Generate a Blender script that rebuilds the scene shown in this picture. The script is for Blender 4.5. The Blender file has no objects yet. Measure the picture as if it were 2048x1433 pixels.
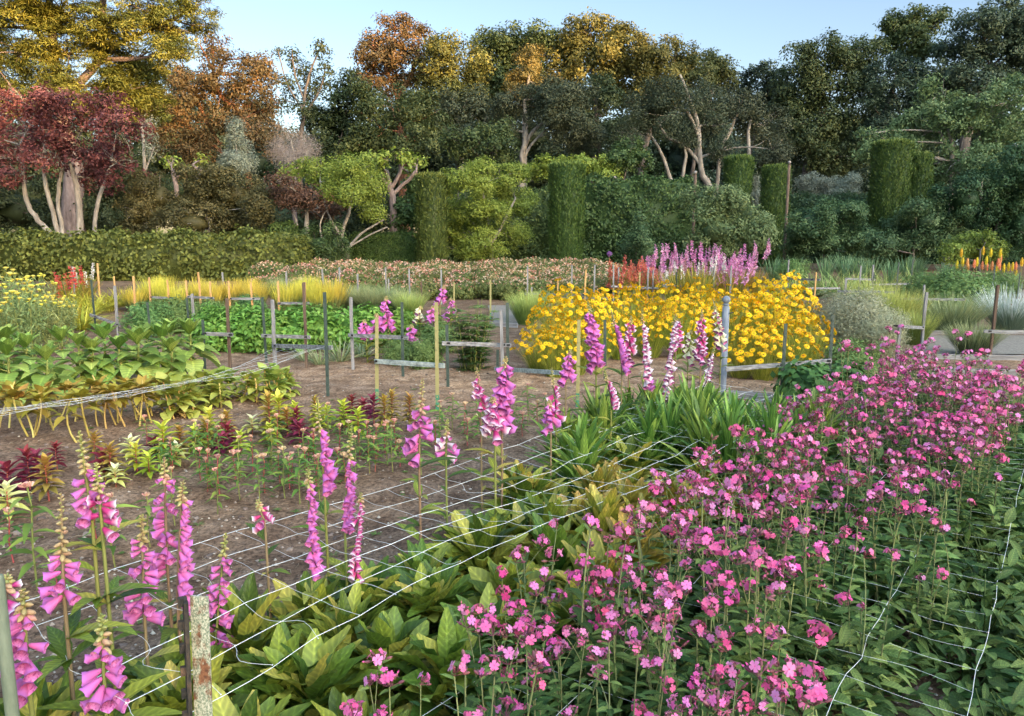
import bpy, math, random
import numpy as np
from mathutils import Vector, Matrix, Quaternion

SC = bpy.context.scene
COL = SC.collection
rng = np.random.default_rng(11)
random.seed(11)
PI = math.pi

# ------------------------------------------------------------------ camera
CAMH = 1.65
F = 1550.0                                   # focal length in pixels of the 2048 wide photograph
TH = math.atan(246.5 / F)                    # downward tilt
cam_d = bpy.data.cameras.new('camera')
cam = bpy.data.objects.new('camera', cam_d); COL.objects.link(cam)
cam.location = (0, 0, CAMH); cam.rotation_euler = (PI / 2 - TH, 0, 0)
cam_d.sensor_width = 36; cam_d.lens = 36 * F / 2048
cam_d.clip_start = 0.05; cam_d.clip_end = 2000
SC.camera = cam

# ------------------------------------------------------------------ sky, sun, exposure
SUN_EL = math.radians(8.0)
SUN_AZ = math.radians(140.0)                 # clockwise from +Y: behind the camera, to the right
SDIR = Vector((math.sin(SUN_AZ) * math.cos(SUN_EL), math.cos(SUN_AZ) * math.cos(SUN_EL), math.sin(SUN_EL)))
w = bpy.data.worlds.new('World'); SC.world = w; w.use_nodes = True
nt = w.node_tree
sky = nt.nodes.new('ShaderNodeTexSky'); sky.sky_type = 'NISHITA'; sky.sun_disc = False
sky.sun_elevation = SUN_EL; sky.sun_rotation = SUN_AZ
sky.air_density = 1.0; sky.dust_density = 1.2; sky.ozone_density = 1.0
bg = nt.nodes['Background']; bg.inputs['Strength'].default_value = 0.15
# added glow behind and above the camera brightens the sky to lift the garden
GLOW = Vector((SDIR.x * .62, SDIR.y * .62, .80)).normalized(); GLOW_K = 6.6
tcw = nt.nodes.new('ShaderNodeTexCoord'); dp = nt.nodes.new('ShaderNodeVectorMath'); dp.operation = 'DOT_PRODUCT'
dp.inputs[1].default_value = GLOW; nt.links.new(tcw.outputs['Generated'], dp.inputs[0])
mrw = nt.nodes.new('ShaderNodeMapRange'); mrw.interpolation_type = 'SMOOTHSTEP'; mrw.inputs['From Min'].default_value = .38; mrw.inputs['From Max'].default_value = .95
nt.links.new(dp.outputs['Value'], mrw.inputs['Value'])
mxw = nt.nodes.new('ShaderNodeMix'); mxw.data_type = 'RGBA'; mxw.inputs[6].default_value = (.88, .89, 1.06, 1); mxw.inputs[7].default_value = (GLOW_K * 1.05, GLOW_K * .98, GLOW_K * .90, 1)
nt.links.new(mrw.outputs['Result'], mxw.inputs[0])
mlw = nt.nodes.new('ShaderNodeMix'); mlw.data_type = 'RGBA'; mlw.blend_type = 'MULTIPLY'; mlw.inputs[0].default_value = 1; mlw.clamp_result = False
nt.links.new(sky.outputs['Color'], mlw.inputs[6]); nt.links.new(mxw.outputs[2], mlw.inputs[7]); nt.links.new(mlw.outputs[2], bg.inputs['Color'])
sun_d = bpy.data.lights.new('sun', 'SUN'); sun_d.energy = 4.3; sun_d.angle = math.radians(0.5); sun_d.color = (1.0, 0.61, 0.27)
sun = bpy.data.objects.new('sun', sun_d); COL.objects.link(sun)
sun.rotation_euler = SDIR.to_track_quat('Z', 'Y').to_euler(); sun.location = (30, -30, 30)
SC.view_settings.view_transform = 'Standard'; SC.view_settings.look = 'None'
SC.view_settings.gamma = 1.0; SC.view_settings.use_curve_mapping = False
SC.view_settings.exposure = 1.30

# ------------------------------------------------------------------ pixel (2048 x 1433 photograph) -> place
FW = Vector((0, math.cos(TH), -math.sin(TH))); UPV = Vector((0, math.sin(TH), math.cos(TH)))
def ray(u, v):
    return FW + Vector(((u - 1024) / F, 0, 0)) - UPV * ((v - 716.5) / F)
def G(u, v, z=0.0):
    d = ray(u, v); t = (z - CAMH) / d.z
    return Vector((d.x * t, d.y * t, z))
def W(u, v, D):
    d = ray(u, v); t = D / d.y
    return Vector((d.x * t, D, CAMH + d.z * t))
def SCL(v, D):                               # metres per photo pixel at depth D
    return D / ray(1024, v).y / F

# ------------------------------------------------------------------ mesh tools
def nrm(a):
    return a / np.maximum(np.linalg.norm(a, axis=-1, keepdims=True), 1e-9)
PROF = {
 'oval':  lambda t: np.sin(PI * t) ** 0.75,
 'ovate': lambda t: np.sin(PI * np.clip(t, 0, 1) ** 0.62) ** 0.8,
 'lance': lambda t: np.sin(PI * t ** 0.8) ** 1.1,
 'blade': lambda t: (1 - t) ** 0.6 * np.minimum(1, 0.35 + t * 2),
 'petal': lambda t: np.minimum(1, 0.25 + t * 1.1) * (1 - np.clip(t - 0.8, 0, 1) * 1.4),
}
class Geo:
    def __init__(s): s.V = []; s.Fc = []; s.M = []; s.R = []; s.T = []; s.X = []; s.n = 0
    def add(s, v, f, mat=0, rnd=0.5, tt=0.0, mid=0.0):
        v = np.asarray(v, float).reshape(-1, 3); f = np.asarray(f, int)
        if f.shape[1] == 3: f = np.concatenate([f, -np.ones((len(f), 1), int)], 1)
        k = len(v)
        s.Fc.append(np.where(f >= 0, f + s.n, -1)); s.V.append(v)
        s.M.append(np.full(len(f), mat) if np.isscalar(mat) else np.asarray(mat))
        s.R.append(np.full(k, rnd) if np.isscalar(rnd) else np.asarray(rnd))
        s.T.append(np.full(k, tt) if np.isscalar(tt) else np.asarray(tt)); s.X.append(np.full(k, mid) if np.isscalar(mid) else np.asarray(mid))
        s.n += k
    def merge(s, g, M=None, rnd=None):
        V = np.concatenate(g.V)
        if M is not None:
            A = np.array(M); V = V @ A[:3, :3].T + A[:3, 3]
        Fc = np.concatenate(g.Fc)
        s.Fc.append(np.where(Fc >= 0, Fc + s.n, -1)); s.V.append(V); s.M.append(np.concatenate(g.M))
        R = np.concatenate(g.R)
        s.R.append(R if rnd is None else np.clip(R * 0.5 + rnd * 0.5, 0, 1)); s.T.append(np.concatenate(g.T)); s.X.append(np.concatenate(g.X)); s.n += len(V)
    def leaves(s, P, D, U, L, Wd, segs=2, curl=0.2, fold=0.15, shape='oval', mat=0, rnd=None, tt=None, wave=0.0):
        P = np.asarray(P, float); n = len(P)
        if n == 0: return
        L = np.broadcast_to(np.asarray(L, float), (n,)); Wd = np.broadcast_to(np.asarray(Wd, float), (n,))
        D = nrm(np.asarray(D, float)); S = nrm(np.cross(D, np.asarray(U, float))); N = np.cross(S, D)
        if rnd is None: rnd = rng.random(n)
        rnd = np.broadcast_to(rnd, (n,)); curl = np.broadcast_to(curl, (n,))[:, None]
        Lc = L[:, None]; Wc = Wd[:, None]
        if segs == 1:
            mid = P + D * Lc * 0.5
            v = np.stack([P, mid + S * Wc * 0.5 + N * Wc * fold, P + D * Lc - N * Lc * curl, mid - S * Wc * 0.5 + N * Wc * fold], 1)
            f = np.arange(n)[:, None] * 4 + np.arange(4)[None]
            t = np.tile([0, .5, 1, .5], n) if tt is None else np.repeat(np.broadcast_to(tt, (n,)), 4)
            s.add(v.reshape(-1, 3), f, mat, np.repeat(rnd, 4), t); return
        ph1 = rng.random(n) * 6.28 if wave else np.zeros(n)
        ts = np.linspace(0, 1, segs + 1); pf = PROF[shape]; rows = []
        for i, t in enumerate(ts):
            wv = max(float(pf(min(max(t, 0.04), 0.97))), 0.03) * 0.5
            c = P + D * Lc * t - N * Lc * curl * t * t
            w1 = N * Wc * wave * np.sin(t * 11 + ph1)[:, None] * wv * 2; w2 = N * Wc * wave * np.sin(t * 12 + ph1 * 1.7)[:, None] * wv * 2
            rows += [c + S * Wc * wv + N * Wc * fold * wv * 2 + w1, c, c - S * Wc * wv + N * Wc * fold * wv * 2 + w2]
        k = 3 * (segs + 1)
        v = np.stack(rows, 1)
        f = []
        for i in range(segs):
            a = i * 3
            f += [[a, a + 1, a + 4, a + 3], [a + 1, a + 2, a + 5, a + 4]]
        f = (np.arange(n)[:, None, None] * k + np.array(f)[None]).reshape(-1, 4)
        t = np.tile(np.repeat(ts, 3), n) if tt is None else np.repeat(np.broadcast_to(tt, (n,)), k)
        s.add(v.reshape(-1, 3), f, mat, np.repeat(rnd, k), t, np.tile([0, 1., 0], n * (segs + 1)))
    def tube(s, pts, rad, sides=6, mat=0, rnd=0.5, cap=True):
        pts = np.asarray([tuple(p) for p in pts], float); k = len(pts)
        rad = np.broadcast_to(np.asarray(rad, float), (k,))
        tan = np.gradient(pts, axis=0); tan = nrm(tan)
        ref = np.array([0, 0, 1.]) if abs(tan[0][2]) < 0.9 else np.array([1., 0, 0])
        rings = []
        a = np.linspace(0, 2 * PI, sides, endpoint=False)
        X = nrm(np.cross(ref, tan[0]))
        for i in range(k):
            X = nrm(X - tan[i] * np.dot(X, tan[i])); Y = np.cross(tan[i], X)
            rings.append(pts[i] + rad[i] * (np.cos(a)[:, None] * X + np.sin(a)[:, None] * Y))
        v = np.concatenate(rings); f = []
        for i in range(k - 1):
            for j in range(sides):
                b = i * sides; j2 = (j + 1) % sides
                f.append([b + j, b + j2, b + sides + j2, b + sides + j])
        tt = np.repeat(np.linspace(0, 1, k), sides)
        s.add(v, f, mat, rnd, tt)
        if cap:
            c = pts[-1] + tan[-1] * rad[-1] * 0.4
            vv = np.concatenate([rings[-1], [c]])
            s.add(vv, [[j, (j + 1) % sides, sides] for j in range(sides)], mat, rnd, 1.0)
    def lathe(s, prof, sides=10, mat=0, rnd=0.5, M=None, lobes=0, lobe_amp=0.0):
        a = np.linspace(0, 2 * PI, sides, endpoint=False); rings = []
        for i, (r, z) in enumerate(prof):
            amp = lobe_amp if (lobes and i == len(prof) - 1) else 0
            rr = r * (1 + amp * np.cos(a * lobes))
            rings.append(np.stack([rr * np.cos(a), rr * np.sin(a), np.full(sides, z) + (amp * r * np.cos(a * lobes) if amp else 0)], 1))
        v = np.concatenate(rings)
        if M is not None:
            A = np.array(M); v = v @ A[:3, :3].T + A[:3, 3]
        f = []
        for i in range(len(prof) - 1):
            for j in range(sides):
                j2 = (j + 1) % sides; b = i * sides
                f.append([b + j, b + j2, b + sides + j2, b + sides + j])
        s.add(v, f, mat, rnd, np.repeat(np.linspace(0, 1, len(prof)), sides))
    def box(s, c, h, mat=0, rnd=0.5, rz=0.0, R=None, bev=0.0):
        c = np.array(tuple(c), float); h = np.array(h, float)
        sg = np.array([[-1,-1,-1],[1,-1,-1],[1,1,-1],[-1,1,-1],[-1,-1,1],[1,-1,1],[1,1,1],[-1,1,1]], float)
        v = sg * h
        if rz:
            ca, sa = math.cos(rz), math.sin(rz)
            v = np.stack([v[:, 0] * ca - v[:, 1] * sa, v[:, 0] * sa + v[:, 1] * ca, v[:, 2]], 1)
        if R is not None: v = v @ np.array(R).T
        s.add(v + c, [[0,3,2,1],[4,5,6,7],[0,1,5,4],[1,2,6,5],[2,3,7,6],[3,0,4,7]], mat, rnd, np.array([0,0,0,0,1,1,1,1.]))
    def blob(s, c, r, mat=0, rnd=0.5, seg=10, rough=0.12):
        c = np.array(tuple(c), float); r = np.broadcast_to(np.asarray(r, float), (3,))
        nr = max(4, seg // 2); v = []; f = []
        ph = rng.random(6) * 6
        for i in range(nr + 1):
            th = PI * i / nr
            for j in range(seg):
                a = 2 * PI * j / seg
                k = 1 + rough * (math.sin(3 * a + ph[0] + 2 * th) + math.sin(5 * th + ph[1] + a) + .6 * math.sin(7 * a + ph[2] - 3 * th)) * math.sin(th)
                v.append(c + r * k * np.array([math.sin(th) * math.cos(a), math.sin(th) * math.sin(a), math.cos(th)]))
        for i in range(nr):
            for j in range(seg):
                j2 = (j + 1) % seg
                f.append([i * seg + j, (i + 1) * seg + j, (i + 1) * seg + j2, i * seg + j2])
        s.add(v, f, mat, rnd, 0.5)
    def mesh(s, name, mats, smooth=True):
        V = np.concatenate(s.V); Fc = np.concatenate(s.Fc); M = np.concatenate(s.M); R = np.concatenate(s.R); T = np.concatenate(s.T); X = np.concatenate(s.X)
        me = bpy.data.meshes.new(name)
        cnt = np.where(Fc[:, 3] >= 0, 4, 3)
        flat = Fc.ravel(); flat = flat[flat >= 0]
        me.vertices.add(len(V)); me.vertices.foreach_set('co', V.ravel().astype(np.float32))
        me.loops.add(len(flat)); me.loops.foreach_set('vertex_index', flat.astype(np.int32))
        me.polygons.add(len(Fc))
        me.polygons.foreach_set('loop_start', np.concatenate([[0], np.cumsum(cnt)[:-1]]).astype(np.int32))
        me.polygons.foreach_set('material_index', M.astype(np.int32))
        me.polygons.foreach_set('use_smooth', np.full(len(Fc), smooth))
        a = me.attributes.new('rnd', 'FLOAT', 'POINT'); a.data.foreach_set('value', R.astype(np.float32))
        a = me.attributes.new('tt', 'FLOAT', 'POINT'); a.data.foreach_set('value', T.astype(np.float32))
        if X.any(): a = me.attributes.new('mid', 'FLOAT', 'POINT'); a.data.foreach_set('value', X.astype(np.float32))
        me.update(calc_edges=True); me.validate()
        for m in (mats if isinstance(mats, (list, tuple)) else [mats]): me.materials.append(m)
        return me

# ------------------------------------------------------------------ objects
def tag(o, label=None, cat=None, group=None, kind=None):
    if label: o['label'] = label
    if cat: o['category'] = cat
    if group: o['group'] = group
    if kind: o['kind'] = kind
    return o
def thing(name, label, cat, loc, rz=0.0, group=None):
    o = bpy.data.objects.new(name, None); COL.objects.link(o)
    o.empty_display_size = 0.1
    o.location = loc; o.rotation_euler = (0, 0, rz)
    return tag(o, label, cat, group)
def part(name, geo, mats, parent, loc=None, smooth=True):
    me = geo if isinstance(geo, bpy.types.Mesh) else geo.mesh(name, mats, smooth)
    o = bpy.data.objects.new(name, me); COL.objects.link(o); o.parent = parent
    if loc is not None: o.location = loc
    return o
def solo(name, geo, mats, label, cat, loc=(0, 0, 0), rz=0.0, group=None, kind=None, smooth=True):
    me = geo if isinstance(geo, bpy.types.Mesh) else geo.mesh(name, mats, smooth)
    o = bpy.data.objects.new(name, me); COL.objects.link(o)
    o.location = loc; o.rotation_euler = (0, 0, rz)
    return tag(o, label, cat, group, kind)
def dup(src, loc, rz=0.0, s=1.0, label=None, group=None):
    o = src.copy(); COL.objects.link(o); o.location = loc; o.rotation_euler = (0, 0, rz)
    o.scale = (s, s, s) if np.isscalar(s) else s
    for ch in src.children:
        c = ch.copy(); COL.objects.link(c); c.parent = o
        for g in ch.children:
            d = g.copy(); COL.objects.link(d); d.parent = c
    if label: o['label'] = label
    if group: o['group'] = group
    return o
class Proto:                                  # first use moves the prototype itself, later uses copy it
    def __init__(s, root): s.root = root; s.used = False
    def put(s, loc, rz=0.0, sc=1.0, label=None, group=None):
        if not s.used:
            s.used = True; o = s.root; o.location = loc; o.rotation_euler = (0, 0, rz)
            o.scale = (sc, sc, sc) if np.isscalar(sc) else sc
            if label: o['label'] = label
            if group: o['group'] = group
            return o
        return dup(s.root, loc, rz, sc, label, group)

# ------------------------------------------------------------------ materials
def _n(nt, t): return nt.nodes.new(t)
def base_mat(name):
    m = bpy.data.materials.new(name); m.use_nodes = True
    return m, m.node_tree, m.node_tree.nodes['Principled BSDF'], m.node_tree.nodes['Material Output']
def ramp(nt, cols, fac, pos=None):
    r = _n(nt, 'ShaderNodeValToRGB'); el = r.color_ramp.elements
    while len(el) < len(cols): el.new(0.5)
    for i, c in enumerate(cols):
        el[i].position = pos[i] if pos else i / max(1, len(cols) - 1); el[i].color = (*c, 1)
    nt.links.new(fac, r.inputs['Fac']); return r.outputs['Color']
def leafmat(name, cols, trans=0.3, rough=0.55, vv=0.3, hv=0.02, tip=None, tip_at=(0.55, 0.8), spec=0.25, bump=0.0, vein=False):
    m, nt, b, out = base_mat(name)
    at = _n(nt, 'ShaderNodeAttribute'); at.attribute_name = 'rnd'
    c = ramp(nt, cols, at.outputs['Fac'])
    if tip:
        a2 = _n(nt, 'ShaderNodeAttribute'); a2.attribute_name = 'tt'
        mr = _n(nt, 'ShaderNodeMapRange'); mr.inputs['From Min'].default_value = tip_at[0]; mr.inputs['From Max'].default_value = tip_at[1]
        nt.links.new(a2.outputs['Fac'], mr.inputs['Value'])
        mx = _n(nt, 'ShaderNodeMix'); mx.data_type = 'RGBA'
        nt.links.new(mr.outputs['Result'], mx.inputs[0]); nt.links.new(c, mx.inputs[6])
        nt.links.new(ramp(nt, tip if isinstance(tip, list) else [tip], at.outputs['Fac']), mx.inputs[7]); c = mx.outputs[2]
    oi = _n(nt, 'ShaderNodeObjectInfo')
    hs = _n(nt, 'ShaderNodeHueSaturation')
    def lin(lo, hi, src):
        r = _n(nt, 'ShaderNodeMapRange'); r.inputs['To Min'].default_value = lo; r.inputs['To Max'].default_value = hi
        nt.links.new(src, r.inputs['Value']); return r.outputs['Result']
    nt.links.new(lin(0.5 - hv, 0.5 + hv, oi.outputs['Random']), hs.inputs['Hue'])
    ge = _n(nt, 'ShaderNodeNewGeometry')
    nz = _n(nt, 'ShaderNodeTexNoise'); nz.inputs['Scale'].default_value = 9.0; nz.inputs['Detail'].default_value = 3
    nt.links.new(ge.outputs['Position'], nz.inputs['Vector'])
    nt.links.new(lin(1 - vv, 1 + vv, nz.outputs['Fac']), hs.inputs['Value'])
    nt.links.new(c, hs.inputs['Color'])
    col = hs.outputs['Color']
    if vein:                                           # pale midrib and slanting side veins
        am = _n(nt, 'ShaderNodeAttribute'); am.attribute_name = 'mid'; av = _n(nt, 'ShaderNodeAttribute'); av.attribute_name = 'tt'
        m1 = _n(nt, 'ShaderNodeMath'); m1.operation = 'MULTIPLY'; nt.links.new(av.outputs['Fac'], m1.inputs[0]); m1.inputs[1].default_value = 52
        m2 = _n(nt, 'ShaderNodeMath'); m2.operation = 'MULTIPLY_ADD'; nt.links.new(am.outputs['Fac'], m2.inputs[0]); m2.inputs[1].default_value = 9; nt.links.new(m1.outputs[0], m2.inputs[2])
        m3 = _n(nt, 'ShaderNodeMath'); m3.operation = 'SINE'; nt.links.new(m2.outputs[0], m3.inputs[0])
        v1 = ramp(nt, [(1, 1, 1), (1, 1, 1), (1.5, 1.45, 1.35)], am.outputs['Fac'], [0, .82, .97])
        r3 = _n(nt, 'ShaderNodeMapRange'); r3.inputs['From Min'].default_value = -1; nt.links.new(m3.outputs[0], r3.inputs['Value'])
        v2 = ramp(nt, [(.84, .86, .84), (1.0, 1.0, 1.0), (1.22, 1.2, 1.12)], r3.outputs['Result'], [0, .7, 1])
        for vv_ in (v1, v2):
            q = _n(nt, 'ShaderNodeMix'); q.data_type = 'RGBA'; q.blend_type = 'MULTIPLY'; q.inputs[0].default_value = 1
            nt.links.new(col, q.inputs[6]); nt.links.new(vv_, q.inputs[7]); col = q.outputs[2]
    nt.links.new(col, b.inputs['Base Color']); b.inputs['Roughness'].default_value = rough
    b.inputs['Specular IOR Level'].default_value = spec
    if bump:
        nb = _n(nt, 'ShaderNodeTexNoise'); nb.inputs['Scale'].default_value = 85; nb.inputs['Detail'].default_value = 4
        nt.links.new(ge.outputs['Position'], nb.inputs['Vector'])
        bp = _n(nt, 'ShaderNodeBump'); bp.inputs['Strength'].default_value = bump; bp.inputs['Distance'].default_value = .01
        nt.links.new(nb.outputs['Fac'], bp.inputs['Height']); nt.links.new(bp.outputs['Normal'], b.inputs['Normal'])
    if trans > 0:
        tr = _n(nt, 'ShaderNodeBsdfTranslucent'); nt.links.new(col, tr.inputs['Color'])
        ms = _n(nt, 'ShaderNodeMixShader'); ms.inputs[0].default_value = trans
        nt.links.new(b.outputs[0], ms.inputs[1]); nt.links.new(tr.outputs[0], ms.inputs[2]); nt.links.new(ms.outputs[0], out.inputs['Surface'])
    return m
def noisemat(name, cols, scale=(8, 8, 8), rough=0.85, bump=0.3, detail=6, pos=None, spec=0.2, bumpscale=None, space='Object'):
    m, nt, b, out = base_mat(name)
    tc = _n(nt, 'ShaderNodeTexCoord'); mp = _n(nt, 'ShaderNodeMapping'); mp.inputs['Scale'].default_value = scale
    nt.links.new(tc.outputs[space], mp.inputs['Vector'])
    nz = _n(nt, 'ShaderNodeTexNoise'); nz.inputs['Scale'].default_value = 1.0; nz.inputs['Detail'].default_value = detail; nz.inputs['Roughness'].default_value = 0.65
    nt.links.new(mp.outputs['Vector'], nz.inputs['Vector'])
    c = ramp(nt, cols, nz.outputs['Fac'], pos or [0.28 + 0.44 * i / max(1, len(cols) - 1) for i in range(len(cols))])
    nt.links.new(c, b.inputs['Base Color']); b.inputs['Roughness'].default_value = rough; b.inputs['Specular IOR Level'].default_value = spec
    if bump:
        bp = _n(nt, 'ShaderNodeBump'); bp.inputs['Strength'].default_value = bump; bp.inputs['Distance'].default_value = 0.02
        nt.links.new(nz.outputs['Fac'], bp.inputs['Height']); nt.links.new(bp.outputs['Normal'], b.inputs['Normal'])
    return m
# ------------------------------------------------------------------ ground
def soil_mat():
    m, nt, b, out = base_mat('garden_soil')
    tc = _n(nt, 'ShaderNodeTexCoord')
    def noise(scale, det=6, rgh=0.6):
        z = _n(nt, 'ShaderNodeTexNoise'); z.inputs['Scale'].default_value = scale; z.inputs['Detail'].default_value = det; z.inputs['Roughness'].default_value = rgh
        nt.links.new(tc.outputs['Object'], z.inputs['Vector']); return z.outputs['Fac']
    big = noise(0.55, 4); fine = noise(38, 8, 0.75); mid = noise(5, 5)
    c1 = ramp(nt, [(0.125, 0.077, 0.051), (0.225, 0.15, 0.103), (0.345, 0.245, 0.178)], mid, [0.3, 0.5, 0.72])
    c2 = ramp(nt, [(0.25, 0.25, 0.25), (0.95, 0.95, 0.95), (1.75, 1.7, 1.6)], fine, [0.34, 0.5, 0.66])
    c3 = ramp(nt, [(0.8, 0.78, 0.78), (1.25, 1.2, 1.1)], big, [0.38, 0.62])
    def mul(a, bb):
        x = _n(nt, 'ShaderNodeMix'); x.data_type = 'RGBA'; x.blend_type = 'MULTIPLY'; x.inputs[0].default_value = 1
        nt.links.new(a, x.inputs[6]); nt.links.new(bb, x.inputs[7]); return x.outputs[2]
    sx = _n(nt, 'ShaderNodeSeparateXYZ'); nt.links.new(tc.outputs['Object'], sx.inputs[0])
    ad = _n(nt, 'ShaderNodeMath'); ad.operation = 'MULTIPLY_ADD'; nt.links.new(noise(.9, 5), ad.inputs[0]); ad.inputs[1].default_value = 2.4; nt.links.new(sx.outputs['Y'], ad.inputs[2])
    dv = _n(nt, 'ShaderNodeMath'); dv.operation = 'DIVIDE'; nt.links.new(ad.outputs[0], dv.inputs[0]); dv.inputs[1].default_value = 20
    trod = ramp(nt, [(1, 1, 1), (1, 1, 1), (1.5, 1.5, 1.42), (1.5, 1.5, 1.42), (1, 1, 1), (.8, .8, .75)], dv.outputs[0], [0, .40, .47, .53, .60, .85])
    nt.links.new(mul(mul(mul(c1, c2), c3), trod), b.inputs['Base Color']); b.inputs['Roughness'].default_value = 0.95; b.inputs['Specular IOR Level'].default_value = 0.1
    bp = _n(nt, 'ShaderNodeBump'); bp.inputs['Strength'].default_value = 0.9; bp.inputs['Distance'].default_value = 0.03
    nt.links.new(fine, bp.inputs['Height']); nt.links.new(bp.outputs['Normal'], b.inputs['Normal'])
    return m
GA_ = 2.39996
SOIL = soil_mat()
def gz(x, y):                                 # small undulation of the beds near the camera
    k = np.clip((14 - y) / 6, 0, 1)
    return k * (0.018 * np.sin(x * 5.1 + 1.3 * np.sin(y * 3.7)) * np.sin(y * 4.3 + x) + 0.010 * np.sin(x * 13 + y * 9) * np.sin(y * 17 - x * 5))
g = Geo()
nx, ny = 220, 220
xs = np.linspace(-9, 9, nx); ys = np.linspace(0.5, 14, ny)
X, Y = np.meshgrid(xs, ys); Z = gz(X, Y) * np.clip((9 - np.abs(X)) * 2, 0, 1) * np.clip((Y - .5) * 3, 0, 1) + 0.0
idx = np.arange(nx * ny).reshape(ny, nx)
g.add(np.stack([X, Y, Z], 2).reshape(-1, 3), np.stack([idx[:-1, :-1], idx[:-1, 1:], idx[1:, 1:], idx[1:, :-1]], 2).reshape(-1, 4))
def quad(a, b_, c, d): g.add([a, b_, c, d], [[0, 1, 2, 3]])
quad((-600, -600, 0), (600, -600, 0), (600, .5, 0), (-600, .5, 0)); quad((-600, 14, 0), (600, 14, 0), (600, 900, 0), (-600, 900, 0))
quad((-600, .5, 0), (-9, .5, 0), (-9, 14, 0), (-600, 14, 0)); quad((9, .5, 0), (600, .5, 0), (600, 14, 0), (9, 14, 0))
solo('ground', g, SOIL, None, None, kind='structure')
# loose crumbs of soil
g = Geo()
n = 11000
px = rng.uniform(-0.15, 1.05, n) * 2048; pv = 735 + 700 * rng.random(n) ** 1.4
for u_, v_ in zip(px, pv):
    p = G(u_, v_)
    if p.y > 9.5: continue
    r = 0.003 + 0.012 * rng.random() ** 4
    vv = np.array([[1,0,0],[-1,0,0],[0,1,0],[0,-1,0],[0,0,.8],[0,0,-.5]], float) * r * rng.uniform(0.5, 1.3, (6, 3)) + np.array([p.x, p.y, float(gz(p.x, p.y)) + r * .3])
    g.add(vv, [[0,2,4],[2,1,4],[1,3,4],[3,0,4],[2,0,5],[1,2,5],[3,1,5],[0,3,5]], 0, rng.random())
for q in range(420):                                  # bigger clods
    p = G(rng.uniform(-100, 2100), 740 + 690 * rng.random() ** 1.3)
    r = rng.uniform(.010, .026); g.blob((p.x, p.y, float(gz(p.x, p.y)) + r * .15), (r, r * rng.uniform(.7, 1.2), r * .6), 0, rng.random() * .5, 8, .28)
CRUMB = leafmat('soil_crumb', [(0.10, 0.07, 0.06), (0.20, 0.14, 0.12), (0.36, 0.28, 0.23), (0.5, 0.43, 0.36)], trans=0, rough=0.95, spec=0.1)
solo('soil_crumbs', g, CRUMB, 'loose brown soil crumbs scattered over the bare beds', 'soil', kind='stuff', smooth=False)
g = Geo()
for q in range(330):                                  # straw bits and dead stalks lying on the soil
    p = G(rng.uniform(-60, 1200), 760 + 560 * rng.random() ** 1.3); a = rng.random() * 6.28; l = rng.uniform(.02, .09)
    z = float(gz(p.x, p.y)) + .006; g.tube([[p.x, p.y, z], [p.x + math.cos(a) * l * .5, p.y + math.sin(a) * l * .5, z + .006], [p.x + math.cos(a + .3) * l, p.y + math.sin(a + .3) * l, z]], .0012, 3, 0, rng.random(), False)
m = 260; P = np.array([tuple(G(rng.uniform(-60, 1200), 760 + 560 * rng.random() ** 1.3, .004)) for q in range(m)])
g.leaves(P, rng.normal(size=(m, 3)) * np.array([1, 1, .15]), rng.normal(size=(m, 3)) * .3 + np.array([0, 0, 1.]), rng.uniform(.015, .05, m), .014, 2, .2, .3, rnd=rng.random(m))
solo('leaf_litter', g, leafmat('litter', [(0.16, 0.10, 0.06), (0.36, 0.26, 0.15), (0.52, 0.42, 0.28)], trans=.05), 'straw bits and dead leaf scraps lying on the bare soil', 'litter', kind='stuff')
g = Geo()
for q in range(150):                                  # small weeds
    p = G(rng.uniform(-60, 1150), 770 + 480 * rng.random() ** 1.2); k = rng.integers(4, 9); a = np.arange(k) * GA_ + rng.random() * 6
    g.leaves(np.tile([p.x, p.y, float(gz(p.x, p.y)) + .004], (k, 1)), np.stack([np.cos(a), np.sin(a), np.full(k, .5)], 1), np.tile([0, 0, 1.], (k, 1)), rng.uniform(.015, .045), rng.uniform(.008, .018), 2, .3, .2)
solo('weeds', g, leafmat('weed_leaf', [(0.07, 0.13, 0.03), (0.16, 0.24, 0.06)]), 'tiny green weed seedlings dotted over the bare soil', 'weeds', kind='stuff')
GRAVEL = noisemat('pale_gravel', [(0.14, 0.12, 0.095), (0.23, 0.20, 0.16), (0.32, 0.28, 0.23)], (30, 30, 30), 0.95, 0.4)
def sheet(name, pts, z, mat):
    gg = Geo(); gg.add([(p.x, p.y, z) for p in pts], [list(range(4))]); return solo(name, gg, mat, None, None, kind='structure')
sheet('gravel_path', [G(1832, 709), G(2300, 712), G(2300, 672), G(1832, 672)], 0.012, GRAVEL)
sheet('gravel_path', [G(990, 652), G(1050, 652), G(1040, 612), G(975, 612)], 0.012, GRAVEL)
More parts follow.
